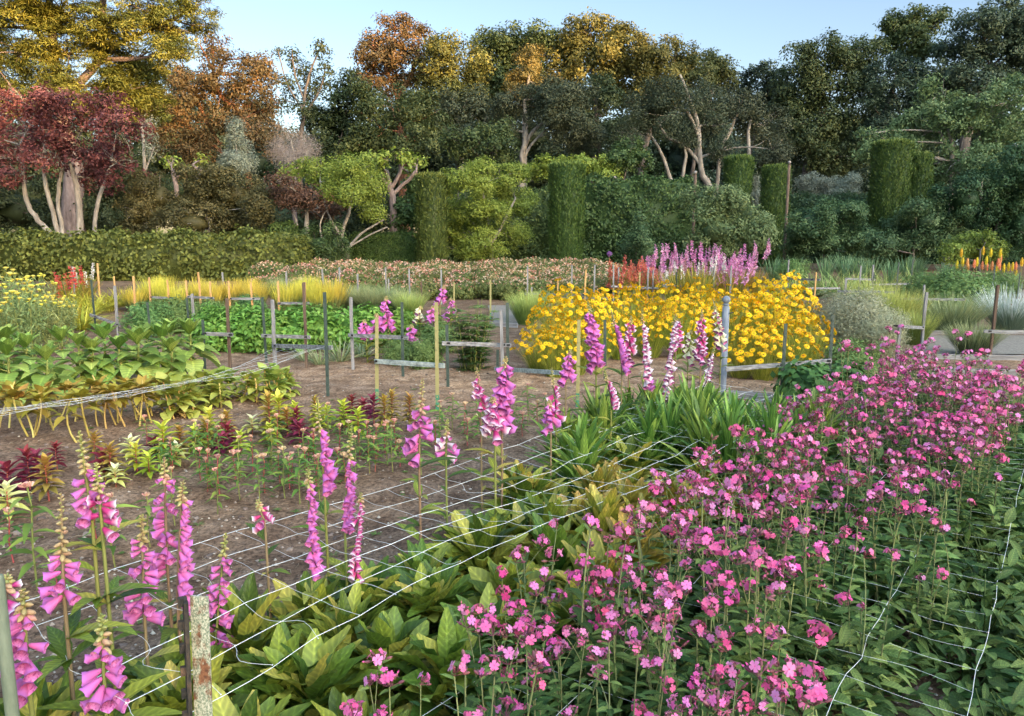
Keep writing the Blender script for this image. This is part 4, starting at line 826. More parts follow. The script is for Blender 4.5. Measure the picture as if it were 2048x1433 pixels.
# ------------------------------------------------------------------ red campion bed on the right
C_PET = LM('campion_petal', [(0.78, 0.075, 0.32), (0.90, 0.16, 0.40), (0.80, 0.33, 0.60)], trans=.3, rough=.55, vv=.18, hv=.018)
C_CAL = LM('campion_calyx', [(0.16, 0.05, 0.07), (0.30, 0.13, 0.13)], trans=.1)
L_CAM = LM('campion_leaf', bump=.45, vein=True, cols= [(0.03, 0.07, 0.018), (0.08, 0.145, 0.038), (0.22, 0.31, 0.085)], trans=.25, vv=.3, hv=.02)
STEM_C = LM('campion_stem', [(0.16, 0.17, 0.08), (0.28, 0.32, 0.12)], trans=0, vv=.25)
def campion_flower(g, c, nrm_, r, rn):
    q = Vector(nrm_).to_track_quat('Z', 'Y').to_matrix(); A = np.array(q)
    for k in range(5):
        for s_ in (-.2, .2):
            a = k * 2 * PI / 5 + s_
            d = A @ np.array([math.cos(a), math.sin(a), .12 + .1 * rng.normal()]); u_ = A @ np.array([0, 0, 1.])
            g.leaves([c], [d], [u_], r * rng.uniform(.9, 1.1), r * .52, 3, .12, .05, 'petal', 0, rnd=rn)
    g.blob(c, r * .13, 0, .1, 5, 0)
    q4 = q.to_4x4(); q4.translation = Vector(c) - Vector(nrm_).normalized() * r * .95
    g.lathe([(r * .10, 0), (r * .26, r * .25), (r * .25, r * .7), (r * .14, r * .95)], 6, 1, .5, M=q4)
def cluster_mesh(nf, nb, spread):
    g = Geo(); rn0 = rng.uniform(.15, .8)
    for i in range(nf):
        az = i * GA + rng.random(); e = rng.uniform(.1, 1.2)
        d = np.array([math.cos(az) * math.cos(e), math.sin(az) * math.cos(e) - .25, math.sin(e)])
        campion_flower(g, d * spread * rng.uniform(.6, 1.1) + np.array([0, 0, .02]), d + rng.normal(size=3) * .25, rng.uniform(.0105, .0148), np.clip(rn0 + rng.normal() * .15, 0, 1))
        g.tube([np.zeros(3), d * spread * .5], [.0012, .0012], 4, 1, .4, False)
    for i in range(nb):
        az = rng.random() * 6.28; e = rng.uniform(.2, 1.3); d = np.array([math.cos(az) * math.cos(e), math.sin(az) * math.cos(e), math.sin(e)])
        p = d * spread * rng.uniform(.6, 1.1); q = Vector(d).to_track_quat('Z', 'Y').to_matrix().to_4x4(); q.translation = Vector(p)
        g.lathe([(.001, -.004), (.0045, .002), (.0042, .010), (.001, .016)], 6, 1, rng.random(), M=q)
        if rng.random() < .5: g.leaves([p + d * .012], [d], [[.3, .2, 1]], .012, .006, 1, 0, .1, mat=0, rnd=.3)
        g.tube([np.zeros(3), p], [.001, .001], 4, 1, .4, False)
    for i in range(2):
        az = rng.random() * 6.28
        g.leaves([[0, 0, -.01]], [[math.cos(az), math.sin(az), .4]], [[0, 0, 1.]], .035, .014, 3, .3, .15, 'lance', 2)
    return g.mesh('flower_cluster', [C_PET, C_CAL, L_CAM])
CLU = [cluster_mesh(nf, nb, sp) for nf, nb, sp in ((5, 4, .028), (4, 5, .026), (7, 3, .034), (3, 4, .022), (6, 5, .034), (2, 5, .02), (1, 4, .014), (4, 3, .03), (0, 7, .024))]
def campion_proto(ns, h, spread, nleaf=80):
    o = thing('red_campion', 'x', 'campion', (0, 0, -50))
    gl = Geo(); gs = Geo(); tips = []
    az = rng.random(nleaf) * 6.28; rr = .17 * np.sqrt(rng.random(nleaf)); zz = .02 + .28 * rng.random(nleaf) * (1 - rr / .3)
    zz = zz * 1.15; P = np.stack([np.cos(az) * rr, np.sin(az) * rr, zz], 1); D = np.stack([np.cos(az), np.sin(az), rng.uniform(-.1, .7, nleaf)], 1) + rng.normal(size=(nleaf, 3)) * .4
    gl.leaves(P, D, rng.normal(size=(nleaf, 3)) * .35 + np.array([0, 0, 1.]), rng.uniform(.05, .10, nleaf), rng.uniform(.022, .038, nleaf), 4, .3, .2, 'oval')
    for i in range(ns):
        a = i * GA + rng.random(); hh = h * rng.uniform(.62, 1.12); sp = spread * rng.uniform(.4, 1.2)
        p0 = np.array([math.cos(a) * .05, math.sin(a) * .05, 0]); p1 = np.array([math.cos(a) * sp, math.sin(a) * sp, hh])
        sp_ = spline(p0, p1, .05, 7, .03); gs.tube(sp_, np.linspace(.0036, .002, 7), 5, 0, rng.random())
        for j in (1, 2, 2, 3, 3, 4, 4, 5):
            a2 = rng.random() * 6.28; l_ = .10 - .012 * j
            for s_ in (0, PI):
                gl.leaves([sp_[j] + rng.normal(size=3) * np.array([0, 0, .02])], [[math.cos(a2 + s_), math.sin(a2 + s_), .45]], [[0, 0, 1.]], l_ * rng.uniform(.8, 1.2), l_ * .42, 4, .35, .2, 'oval')
        tips.append(sp_[-1])
        for s_ in range(rng.integers(0, 2)):
            st = sp_[rng.integers(4, 6)]; e = st + np.array([rng.normal() * .05, rng.normal() * .05, rng.uniform(.06, .16)])
            gs.tube(spline(st, e, .01, 4), [.0018, .0016, .0014, .0012], 4, 0, .5); tips.append(e)
    part('stems', gs, STEM_C, o); part('leaves', gl, L_CAM, o)
    for p in tips:
        c = part('flower_cluster', CLU[rng.choice(len(CLU), p=[.14, .14, .08, .15, .11, .12, .06, .14, .06])], None, o, tuple(p)); c.rotation_euler = (rng.normal() * .25, rng.normal() * .25, rng.random() * 6.28); k = rng.uniform(.85, 1.2); c.scale = (k, k, k)
    return Proto(o)
CAMP = [campion_proto(ns, h, sp) for ns, h, sp in ((5, .46, .11), (6, .55, .12), (4, .60, .10), (5, .44, .12), (6, .50, .13), (4, .58, .09))]
def camp_at(t, s): return Vector((.36, 2.9, 0)) + Vector((.585, .811, 0)) * t + Vector((.811, -.585, 0)) * s
t = -2.1
while t < 5.4:
    for s in (.08, .25, .42, .59, .76, .93, 1.1):
        p = camp_at(t + rng.normal() * .08, s + rng.normal() * .06)
        if rng.random() < .14: continue
        if p.y < 1.45 or (p.y < 2.3 and p.x < .25 and rng.random() < .5): continue
        if s > .7 and p.y < 3.6 and rng.random() < (.35 if s < 1 else .7): continue
        if p.y < 2.6 and s < .5 and rng.random() < .5: continue
        lb = ('red campion with bright pink flowers at the near edge of the right bed' if p.y < 2.8 else 'red campion with bright pink flowers in the middle of the right bed' if p.y < 4.6 else 'red campion with pink flowers at the far end of the right bed')
        CAMP[rng.integers(6)].put((p.x, p.y, float(gz(p.x, p.y))), rng.random() * 6.28, rng.uniform(.78, 1.18), lb, 'red campion plants filling the right bed')
    t += .21
for x_, y_ in ((-.42, 1.72), (-.30, 1.86), (-.12, 1.80), (.02, 1.95), (.14, 1.74), (-.05, 2.25), (.16, 2.20), (.30, 2.42), (.34, 1.95), (.05, 2.55), (.45, 2.70), (.24, 1.62), (.52, 1.66), (.5, 2.1), (.66, 1.9)):
    CAMP[rng.integers(6)].put((x_, y_, float(gz(x_, y_))), rng.random() * 6.28, rng.uniform(.8, 1.0), 'stray red campion with few pink flowers growing beside the broad leaved foxglove clumps', 'stray red campions beside the foxglove bed')
# leafy campions without flowers along the right edge
def leafy_proto(n, r, h):
    g = Geo(); az = rng.random(n) * 6.28; rr = r * np.sqrt(rng.random(n)); z = h * rng.random(n) * (1 - .6 * rr / r) + .02
    P = np.stack([np.cos(az) * rr, np.sin(az) * rr, z], 1); D = np.stack([np.cos(az), np.sin(az), rng.uniform(-.2, .6, n)], 1) + rng.normal(size=(n, 3)) * .35
    g.leaves(P, D, rng.normal(size=(n, 3)) * .35 + np.array([0, 0, 1.]), rng.uniform(.06, .115, n), rng.uniform(.026, .045, n), 4, .3, .2, 'oval')
    for q in range(12):
        a = q * GA; g.tube(spline([0, 0, 0], [math.cos(a) * r * .8, math.sin(a) * r * .8, h * rng.uniform(.3, .9)], .04, 5), [.004, .0035, .003, .0025, .002], 4, 0, .4)
    return g.mesh('leafy_campion', [L_CAM])
LEAFY = [leafy_proto(105, .2, .3), leafy_proto(120, .22, .24), leafy_proto(95, .18, .34)]
for t in np.arange(-2.1, 5.5, .25):
    for s in (.5, .9, 1.3, 1.52, 1.74, 1.96):
        p = camp_at(t + rng.normal() * .08, s + rng.normal() * .07)
        if p.y < 1.4 or (s < 1.2 and rng.random() < .3): continue
        if s > 1.6 and 2.2 < p.y < 2.9 and rng.random() < .6: continue
        if p.x > .62 * p.y * 1.25 + .6: continue
        solo('leafy_campion', LEAFY[rng.integers(3)], None, 'low leafy campion without open flowers along the right bed', 'campion', (p.x, p.y, float(gz(p.x, p.y))), rng.random() * 6, 'low flowerless campions in the right bed').scale = (rng.uniform(.8, 1.15),) * 3

# ------------------------------------------------------------------ celosia and amaranth seedlings on the bare bed
def star_proto(name, cat, cols, tipc, h, n, L, lv=4, stem=STEM_R, spread=.2):
    lm = LM(name + '_leaf', cols, trans=.25, vv=.25, hv=.015, tip=tipc, tip_at=(.3, .9)) if tipc else LM(name + '_leaf', cols, trans=.25, vv=.25, hv=.015)
    o = thing(name, 'x', cat, (0, 0, -50)); g = Geo(); g.tube([[0, 0, -.01], [.004, 0, h * .5], [0, .003, h]], [.005, .004, .002], 5, 0); part('stem', g, stem, o)
    g = Geo()
    i = np.arange(n); f = i / n; az = i * GA; z = h * (.25 + .75 * f); el = -.1 + 1.2 * f ** 2
    D = np.stack([np.cos(az) * np.cos(el), np.sin(az) * np.cos(el), np.sin(el) + .1], 1)
    g.leaves(np.stack([0 * z, 0 * z, z], 1), D, np.stack([0 * z, 0 * z, z * 0 + 1], 1) + rng.normal(size=(n, 3)) * .1 - D * .3, L * (1 - .45 * f) * rng.uniform(.8, 1.15, n), L * .37 * (1 - .3 * f), 4, .25, .25, 'lance', rnd=np.clip(f + rng.normal(size=n) * .2, 0, 1))
    part('leaves', g, lm, o); return Proto(o)
AMA = [star_proto('amaranth_seedling', 'amaranth', [(0.10, 0.012, 0.03), (0.20, 0.02, 0.045), (0.30, 0.05, 0.06)], None, h, n, L) for h, n, L in ((.20, 26, .13), (.25, 30, .12), (.16, 20, .14))]
CEY = [star_proto('celosia_seedling', 'celosia', [(0.22, 0.28, 0.02), (0.46, 0.52, 0.04), (0.72, 0.72, 0.10)], None, h, n, L, stem=s) for h, n, L, s in ((.20, 26, .12, STEM_R), (.24, 32, .11, STEM_G), (.16, 22, .12, STEM_R))]
CEB = [star_proto('celosia_seedling', 'celosia', [(0.16, 0.14, 0.03), (0.34, 0.22, 0.05), (0.50, 0.28, 0.07)], [(0.30, 0.25, 0.05), (0.55, 0.40, 0.06)], h, n, L) for h, n, L in ((.22, 36, .11), (.28, 44, .10))]
CEW = [star_proto('celosia_seedling', 'celosia', [(0.55, 0.55, 0.12), (0.72, 0.70, 0.28), (0.78, 0.76, 0.42)], None, .14, 20, .12)]
def place(protos, pts, label, group, s=1.0, dv=0):
    for p in pts:
        u, v = p[0], p[1]; k = p[2] if len(p) > 2 else 1.0
        q = gnd(u, v + dv)
        protos[rng.integers(len(protos))].put(tuple(q), rng.random() * 6.28, s * k * rng.uniform(.9, 1.1), label, group)
place(AMA, [(75, 955), (20, 995, 1.3), (210, 960), (115, 940, .8), (310, 918), (448, 905), (455, 890), (600, 890), (705, 838), (748, 850), (692, 850), (595, 875), (60, 975), (728, 832)], 'dark red amaranth seedling on the bare brown bed', 'dark red amaranth seedlings on the bare bed', .95)
place(CEY, [(330, 925, 1.2), (422, 885), (275, 945), (300, 955), (392, 905), (482, 905), (560, 862, 1.3), (640, 880), (688, 865), (718, 872), (540, 890), (655, 850), (590, 850)], 'bright yellow green celosia seedling on the bare brown bed', 'yellow green celosia seedlings', 1.02)
place(CEB, [(98, 1000, 1.2), (362, 912), (415, 900), (540, 880, 1.2), (575, 872), (785, 855), (455, 880), (192, 920), (225, 965), (632, 862), (770, 870), (820, 862)], 'bronze tinted celosia seedling with orange green leaves on the bare bed', 'bronze celosia seedlings', 1.05)
place(CEW, [(18, 1035, 1.3), (262, 915), (355, 935), (232, 975), (505, 870)], 'pale cream tipped celosia seedling on the bare bed', 'cream tipped celosia seedlings', 1.0)
COMB = LM('cockscomb_head', [(0.56, 0.27, 0.22), (0.66, 0.42, 0.28), (0.72, 0.60, 0.36)], trans=.1, vv=.3, hv=.03)
L_CEL = LM('celosia_stalk_leaf', [(0.06, 0.12, 0.02), (0.13, 0.23, 0.04), (0.28, 0.38, 0.07)], trans=.25)
def comb_proto(h, big):
    o = thing('cockscomb_celosia', 'x', 'celosia', (0, 0, -50)); g = Geo()
    pts = np.array([[0, 0, -.01], [.01, .004, h * .4], [-.004, .006, h * .8], [0, 0, h]]); g.tube(pts, [.004, .0035, .003, .0035], 6, 0); part('stem', g, STEM_R if rng.random() < .3 else STEM_G, o)
    g = Geo(); n = 14; i = np.arange(n); z = h * (.25 + .68 * i / n); az = i * GA
    D = np.stack([np.cos(az), np.sin(az), np.full(n, .35)], 1)
    g.leaves(np.stack([0 * z, 0 * z, z], 1), D, np.tile([0, 0, 1.], (n, 1)) + rng.normal(size=(n, 3)) * .2, rng.uniform(.06, .12, n), rng.uniform(.018, .032, n), 4, .55, .25, 'lance'); part('leaves', g, L_CEL, o)
    g = Geo(); m = 26; a = np.linspace(-1, 1, m); P = np.stack([a * .008 * big, rng.normal(size=m) * .006, h - .005 + .0 * a], 1)
    g.leaves(P, np.stack([a * .9, rng.normal(size=m) * .35, np.ones(m)], 1), rng.normal(size=(m, 3)), .022 * big, .011 * big, 2, .1, .3, 'petal'); g.blob((0, 0, h + .004), (.013 * big, .009 * big, .014 * big), 0, .4, 8, .25)
    part('flower_head', g, COMB, o); return Proto(o)
CB = [comb_proto(h, b) for h, b in ((.26, 1.1), (.32, .9), (.22, 1.3), (.36, .8))]
cpts = [(rng.uniform(280, 900), rng.uniform(880, 985)) for _ in range(26)] + [(75, 1180, 1.5), (28, 1130, 1.2), (115, 1205, 1.0), (230, 1130, 1.2), (195, 1090), (402, 965), (440, 990), (415, 985), (470, 965), (480, 1000), (435, 1025), (530, 985), (560, 965), (545, 945), (580, 975), (505, 945), (610, 945), (640, 1000), (630, 935), (570, 1000), (395, 940), (720, 915), (735, 905), (755, 915), (770, 905), (775, 930), (790, 900), (800, 935), (680, 905), (700, 925), (880, 880), (930, 870), (955, 865), (935, 890), (870, 895), (1030, 860), (1055, 850), (1045, 870), (905, 860), (1075, 845), (960, 880), (655, 960), (690, 965), (600, 1010), (520, 1015), (750, 945), (840, 880), (300, 1090), (350, 1050), (1090, 850)]
place(CB, cpts, 'young cockscomb celosia with a pinkish crest on the bare bed', 'young cockscomb celosias in the bare bed', .92)

# ------------------------------------------------------------------ sunflower plants, yellow seedlings on the left
L_SUN = LM('sunflower_leaf', bump=.45, vein=True, cols= [(0.11, 0.19, 0.035), (0.23, 0.34, 0.07), (0.42, 0.52, 0.13)], trans=.28, vv=.3, hv=.015, rough=.5)
def sun_proto(h, n, L):
    o = thing('sunflower_plant', 'x', 'sunflower', (0, 0, -50)); g = Geo(); g.tube([[0, 0, -.02], [.01, 0, h * .5], [-.01, .01, h]], [.014, .012, .008], 7, 0, .8); gl = Geo()
    for i in range(n):
        f = i / n; z = h * (.42 + .56 * f); a = i * GA + rng.normal() * .3; pe = .10 * (1 - .6 * f); e = np.array([math.cos(a) * pe, math.sin(a) * pe, z + .03]); g.tube([[0, 0, z], e], [.005, .003], 5, 0, .8)
        l_ = L * (1 - .45 * f) * rng.uniform(.85, 1.1); d = [math.cos(a), math.sin(a), .25 - .6 * (1 - f)]
        gl.leaves([e], [d], [[-.4 * math.cos(a) * -1, -.4 * math.sin(a) * -1, 1.]], l_, l_ * .82, 6, .42 * (1 - f * .6), .16, 'ovate')
    m = 9; a = np.arange(m) * GA; gl.leaves(np.tile([0, 0, h], (m, 1)), np.stack([np.cos(a), np.sin(a), 1.0 + np.arange(m) * .14], 1), np.stack([-np.cos(a), -np.sin(a), a * 0 + .4], 1), L * .75, L * .38, 5, .12, .2, 'oval')
    part('stem', g, STEM_G, o); part('leaves', gl, L_SUN, o); return Proto(o)
SUNP = [sun_proto(h, n, L) for h, n, L in ((.46, 14, .24), (.52, 16, .22), (.42, 13, .25))]
place(SUNP, [(25, 822, 1.0), (102, 820), (165, 795), (190, 792), (245, 788), (282, 785), (330, 772), (348, 785, .95), (385, 768), (60, 795), (130, 780), (-30, 815), (300, 760), (215, 770), (20, 785), (345, 752)], 'leafy young sunflower plant without a bloom behind the slack net', 'young sunflower plants at the left', 1.12)
L_OLV = LM('olive_seedling_leaf', [(0.20, 0.17, 0.02), (0.36, 0.28, 0.04), (0.46, 0.26, 0.06)], trans=.25, vv=.3, hv=.02)
STEM_Y = LM('yellow_stem', [(0.42, 0.30, 0.08), (0.55, 0.42, 0.14)], trans=0, vv=.2)
L_YG = LM('pale_seedling_leaf', [(0.20, 0.26, 0.04), (0.36, 0.42, 0.08), (0.52, 0.54, 0.14)], trans=.25, vv=.25, hv=.02)
def seedling_proto(name, cat, lm, h, nst, L, wd, low=.55):
    o = thing(name, 'x', cat, (0, 0, -50)); g = Geo(); gl = Geo()
    for s_ in range(nst):
        a = rng.random() * 6.28; q = np.array([math.cos(a) * .07, math.sin(a) * .07, 0]); e = np.array([rng.normal() * .04, rng.normal() * .04, h * rng.uniform(.85, 1.1)])
        sp_ = spline(q, e, 0, 6, .05); g.tube(sp_, np.linspace(.008, .005, 6), 6, 0, rng.random())
        n = 13; i = np.arange(n); f = i / n; az = i * GA + a; el = -.2 + 1.4 * f
        P = np.array([sp_[int(5 * (low + (1 - low) * x))] for x in f]) + rng.normal(size=(n, 3)) * .01
        D = np.stack([np.cos(az) * np.cos(el), np.sin(az) * np.cos(el), np.sin(el)], 1)
        gl.leaves(P + D * .02, D, np.stack([-np.cos(az) * np.sin(el), -np.sin(az) * np.sin(el), np.cos(el) + .2], 1), L * (1 - .3 * f) * rng.uniform(.8, 1.15, n), L * wd, 4, .3, .2, 'ovate')
    part('stem', g, STEM_Y, o); part('leaves', gl, lm, o); return Proto(o)
OLV = [seedling_proto('yellowing_seedling', 'seedling', L_OLV, .34, k, .115, .55, .74) for k in (2, 3, 2)]
place(OLV, [(45, 880, 1.1), (105, 850), (90, 870), (195, 838), (215, 852), (255, 845), (232, 858), (290, 835), (170, 880, 1.1), (285, 850), (140, 842), (20, 850), (330, 822)], 'yellow olive seedling on bare forked stems in front of the sunflowers', 'yellow olive seedlings in front of the sunflowers', 1.05)
PYG = [seedling_proto('pale_green_seedling', 'seedling', L_YG, .25, k, .12, .75, .3) for k in (3, 4)]
place(PYG, [(350, 832, 1.2), (430, 815, 1.1), (500, 805), (545, 800), (578, 790, .9), (385, 825), (465, 800), (410, 808)], 'pale green bushy seedling under the slack net', 'pale green seedlings under the slack net', 1.15)

# ------------------------------------------------------------------ mounds
def cloud_proto(name, cat, lm, r, h, leaf, dens, clump, k, up=.5, core=True):
    g = Geo(); leaf_cloud(g, (0, 0, h * .45), (r, r, h * .55), dens, leaf, clump, k, up=up, back=.9, inner=.25)
    if core: g.blob((0, 0, h * .4), (r * .7, r * .7, h * .42), 0, .2)
    return g.mesh(name, [lm])
def blade_geo(n, r, h, wd, spread=.8, curl=.25, segs=4, base=.35, shape='blade'):
    g = Geo(); a = rng.random(n) * 6.28; rr = r * base * np.sqrt(rng.random(n)); tilt = spread * np.sqrt(rng.random(n))
    P = np.stack([np.cos(a) * rr, np.sin(a) * rr, np.zeros(n)], 1); a2 = a + rng.normal(size=n) * .4
    D = np.stack([np.cos(a2) * np.sin(tilt), np.sin(a2) * np.sin(tilt), np.cos(tilt)], 1)
    U = np.stack([-np.cos(a2) * np.cos(tilt), -np.sin(a2) * np.cos(tilt), np.sin(tilt)], 1) * -1 + rng.normal(size=(n, 3)) * .25
    U = -U * np.array([1, 1, 1.]); U[:, 2] = np.abs(U[:, 2]) + .2
    g.leaves(P, D, U, h * rng.uniform(.75, 1.1, n), wd, segs, curl * rng.uniform(.2, 1.2, n), .15, shape)
    return g
def multi(mesh_list, name, pts, label, cat, group, s=1.0, mats=None):
    for p in pts:
        q = gnd(p[0], p[1]); k = s * (p[2] if len(p) > 2 else 1) * rng.uniform(.92, 1.08)
        solo(name, mesh_list[rng.integers(len(mesh_list))], mats, label, cat, tuple(q), rng.random() * 6, group).scale = (k, k, k * rng.uniform(.93, 1.07))
L_ZIN = LM('bedding_leaf', [(0.09, 0.18, 0.03), (0.20, 0.36, 0.06), (0.38, 0.54, 0.13)], trans=.28, vv=.25)
ZIN = [cloud_proto('leafy_bedding_plant', 'p', L_ZIN, .36, h, (.085, .04), 1.2, .06, 9, up=.7) for h in (.54, .59, .50)]
multi(ZIN, 'leafy_bedding_plant', [(450, 700), (500, 700), (548, 702), (598, 700), (645, 698), (690, 695), (735, 690), (780, 688), (430, 680, .85), (480, 678, .85), (530, 678, .85), (580, 677, .85), (630, 677, .85), (680, 676, .82), (725, 676, .8), (770, 675, .8), (810, 676, .75), (425, 700, .9)], 'fresh green leafy bedding plant in the dense block behind the frames', 'bedding plant', 'leafy bedding plants in the dense green block')
L_BROOM = LM('broom_blade', [(0.13, 0.17, 0.06), (0.22, 0.27, 0.09)], trans=.2, tip=[(0.52, 0.46, 0.06), (0.72, 0.62, 0.10)], tip_at=(.36, .62))
BRO = [blade_geo(300, .5, h, .018, .46, .04).mesh('yellow_broom', [L_BROOM]) for h in (.62, .70)]
multi(BRO, 'yellow_broom', [(272, 622, .9), (312, 618), (352, 622), (392, 616), (430, 620), (470, 618), (512, 620), (572, 626), (600, 618), (640, 628), (665, 626), (415, 608), (500, 606, .9), (330, 606, .85), (620, 610, .9)], 'yellow tipped grassy mound in the sunny row before the long hedge', 'broom', 'yellow grassy mounds before the long hedge')
L_LAV = LM('lavender_blade', [(0.10, 0.15, 0.07), (0.17, 0.23, 0.11)], trans=.2, tip=[(0.27, 0.33, 0.13), (0.38, 0.42, 0.2)], tip_at=(.5, .8))
LAV = [blade_geo(800, .5, h, .010, .75, .15).mesh('lavender_mound', [L_LAV]) for h in (.55, .62)]
multi(LAV, 'lavender_mound', [(705, 622), (745, 625), (785, 622), (660, 600), (725, 606), (815, 628), (560, 596), (620, 596), (300, 600, .8)], 'grey green lavender mound beside the yellow grassy row', 'lavender', 'lavender mounds beside the yellow row')
L_LAVY = LM('lavender_bright_blade', [(0.14, 0.20, 0.05), (0.24, 0.31, 0.07)], trans=.2, tip=[(0.36, 0.42, 0.10), (0.5, 0.54, 0.16)], tip_at=(.5, .8))
LAVY = [blade_geo(800, .5, .8, .010, .55, .12).mesh('lavender_mound', [L_LAVY])]
for u, v, k, lb in [(1755, 672, 1.0, 'tall yellow green lavender right of the pale wispy bush'), (1795, 668, 1.05, 'tall yellow green lavender against the paired grey posts'), (1830, 690, .7, 'low lavender at the foot of the paired grey posts'), (1735, 640, 1.0, 'yellow green lavender behind the pale wispy bush'), (820, 640, .8, 'yellow green lavender beside the middle gravel path'), (1052, 650, .85, 'yellow green lavender tuft at the left end of the yellow flowers'), (1065, 640, .85, 'yellow green lavender behind the tuft at the left end of the yellow flowers')]:
    multi(LAVY, 'lavender_mound', [(u, v, k)], lb, 'lavender', None)
for u, v, k, lb in [(1905, 668, 1.15, 'rounded green lavender behind the gravel path'), (1945, 712, .8, 'small dark lavender mound in front of the gravel path'), (1865, 660, .9, 'green lavender partly behind the rounded one')]:
    multi(LAV, 'lavender_mound', [(u, v, k)], lb, 'lavender', None)
L_LAVG = LM('lavender_grey_blade', [(0.16, 0.22, 0.15), (0.26, 0.33, 0.23)], trans=.2, tip=[(0.36, 0.43, 0.3)], tip_at=(.5, .8))
LAVG = [blade_geo(900, .5, .62, .010, .8, .15).mesh('lavender_mound', [L_LAVG])]
multi(LAVG, 'lavender_mound', [(2020, 665, 1.15)], 'silver grey lavender mound at the right edge above the timber board', 'lavender', None)
multi(LAVG, 'lavender_mound', [(2085, 665, 1.1)], 'silver lavender cut off by the right edge', 'lavender', None)
# yarrow
L_YAR = LM('yarrow_leaf', [(0.14, 0.20, 0.07), (0.24, 0.31, 0.11), (0.36, 0.42, 0.16)], trans=.25)
P_YAR = LM('yarrow_umbel', [(0.68, 0.55, 0.06), (0.80, 0.70, 0.14)], trans=.1, vv=.2)
def yarrow_proto(h, ns):
    o = thing('yarrow_plant', 'x', 'yarrow', (0, 0, -50)); g = Geo(); gl = Geo(); tips = []
    for i in range(ns):
        a = i * GA; sp = .26 * math.sqrt(rng.random()); hh = h * rng.uniform(.7, 1.05); e = np.array([math.cos(a) * sp, math.sin(a) * sp, hh])
        s_ = spline([math.cos(a) * .06, math.sin(a) * .06, 0], e, 0, 8, .03); g.tube(s_, np.linspace(.006, .003, 8), 5, 0, rng.random()); tips.append(e)
        m = 60; P = s_[rng.integers(1, 7, m)] + rng.normal(size=(m, 3)) * .045; D = rng.normal(size=(m, 3)) + np.array([0, 0, .5])
        gl.leaves(P, D, rng.normal(size=(m, 3)) + np.array([0, 0, 1.]), rng.uniform(.06, .12, m), .018, 1, .2, .1)
    part('stems', g, STEM_G, o); part('leaves', gl, L_YAR, o)
    for e in tips:
        gg = Geo(); r = rng.uniform(.022, .045)
        gg.lathe([(.003, -.03), (r * .5, -.012), (r, 0), (r * .9, .007), (r * .5, .012), (0.001, .013)], 10, 0, rng.random()); part('flower_umbel', gg, P_YAR, o, tuple(e))
    return Proto(o)
YAR = [yarrow_proto(h, n) for h, n in ((1.0, 14), (.85, 12))]
place(YAR, [(15, 712), (62, 715), (105, 705), (40, 690, 1.05), (85, 680), (5, 675, 1.1), (-40, 700, 1.1), (125, 690, .85), (60, 668, 1.05), (140, 668, .7)], 'tall feathery yarrow with flat yellow flower heads at the left edge', 'yarrow plants at the left edge', 1.0)
# day lilies and other strap leaved clumps
L_DAY = LM('daylily_blade', [(0.26, 0.30, 0.03), (0.46, 0.46, 0.05), (0.70, 0.62, 0.09)], trans=.25)
DAY = [blade_geo(120, .4, .62, .03, .95, .75, 6).mesh('daylily_clump', [L_DAY])]
multi(DAY, 'daylily_clump', [(150, 648), (185, 628), (215, 622), (140, 625), (240, 612), (105, 640), (165, 660, .8)], 'yellow leaved day lily clump right of the yarrow', 'day lily', 'yellow day lily clumps right of the yarrow')
L_VAR = LM('variegated_blade', [(0.13, 0.20, 0.08), (0.30, 0.35, 0.16), (0.48, 0.48, 0.26)], trans=.25)
VAR = [blade_geo(60, .3, .36, .024, 1.15, .25, 5).mesh('variegated_clump', [L_VAR])]
for u, v, k, lb in [(680, 722, 1.0, 'striped strap leaved clump right of the dark green stake'), (722, 715, .8, 'striped strap leaved clump beside the grey stake'), (640, 728, .75, 'striped strap leaved clump left of the dark green stake'), (610, 722, .7, 'small striped clump at the edge of the leafy bed')]:
    multi(VAR, 'strap_leaf_clump', [(u, v, k)], lb, 'plant', None)
L_IRI = LM('iris_blade', [(0.10, 0.19, 0.08), (0.20, 0.31, 0.14), (0.32, 0.42, 0.2)], trans=.25)
IRI = [blade_geo(90, .4, 1.0, .035, .5, .12, 4).mesh('iris_clump', [L_IRI])]
multi(IRI, 'iris_clump', [(1545, 565), (1590, 560, .9), (1690, 560, 1.1), (1720, 562, 1.05), (1745, 560), (1810, 560), (1835, 558, .9), (1650, 562, .9), (1890, 565, .8), (1780, 566, .8), (1080, 548, .8), (1060, 550, .7)], 'tall green iris clump with sword leaves in front of the right hand shrubs', 'iris', 'green iris clumps in front of the right hand shrubs')
L_ARCH = LM('arching_blade', [(0.13, 0.20, 0.05), (0.26, 0.34, 0.09), (0.55, 0.50, 0.2)], trans=.25)
ARC = [blade_geo(130, .5, .85, .035, 1.1, .8, 6).mesh('strap_leaf_clump', [L_ARCH])]
multi(ARC, 'strap_leaf_clump', [(1590, 588), (1650, 592, 1.1), (1690, 598, 1.1), (1735, 592, 1.1), (1780, 588), (1830, 590), (1620, 580, .9), (1710, 580, .9), (1865, 585, .8)], 'arching strap leaved clump behind the low rails on the right', 'plant', 'arching strap leaved clumps behind the right rails')
L_GRN = LM('soft_green_leaf', [(0.09, 0.17, 0.05), (0.17, 0.28, 0.08), (0.28, 0.40, 0.14)], trans=.25)
GRN = [cloud_proto('green_mound', 'p', L_GRN, .5, .8, (.07, .03), 1.1, .09, 12)]
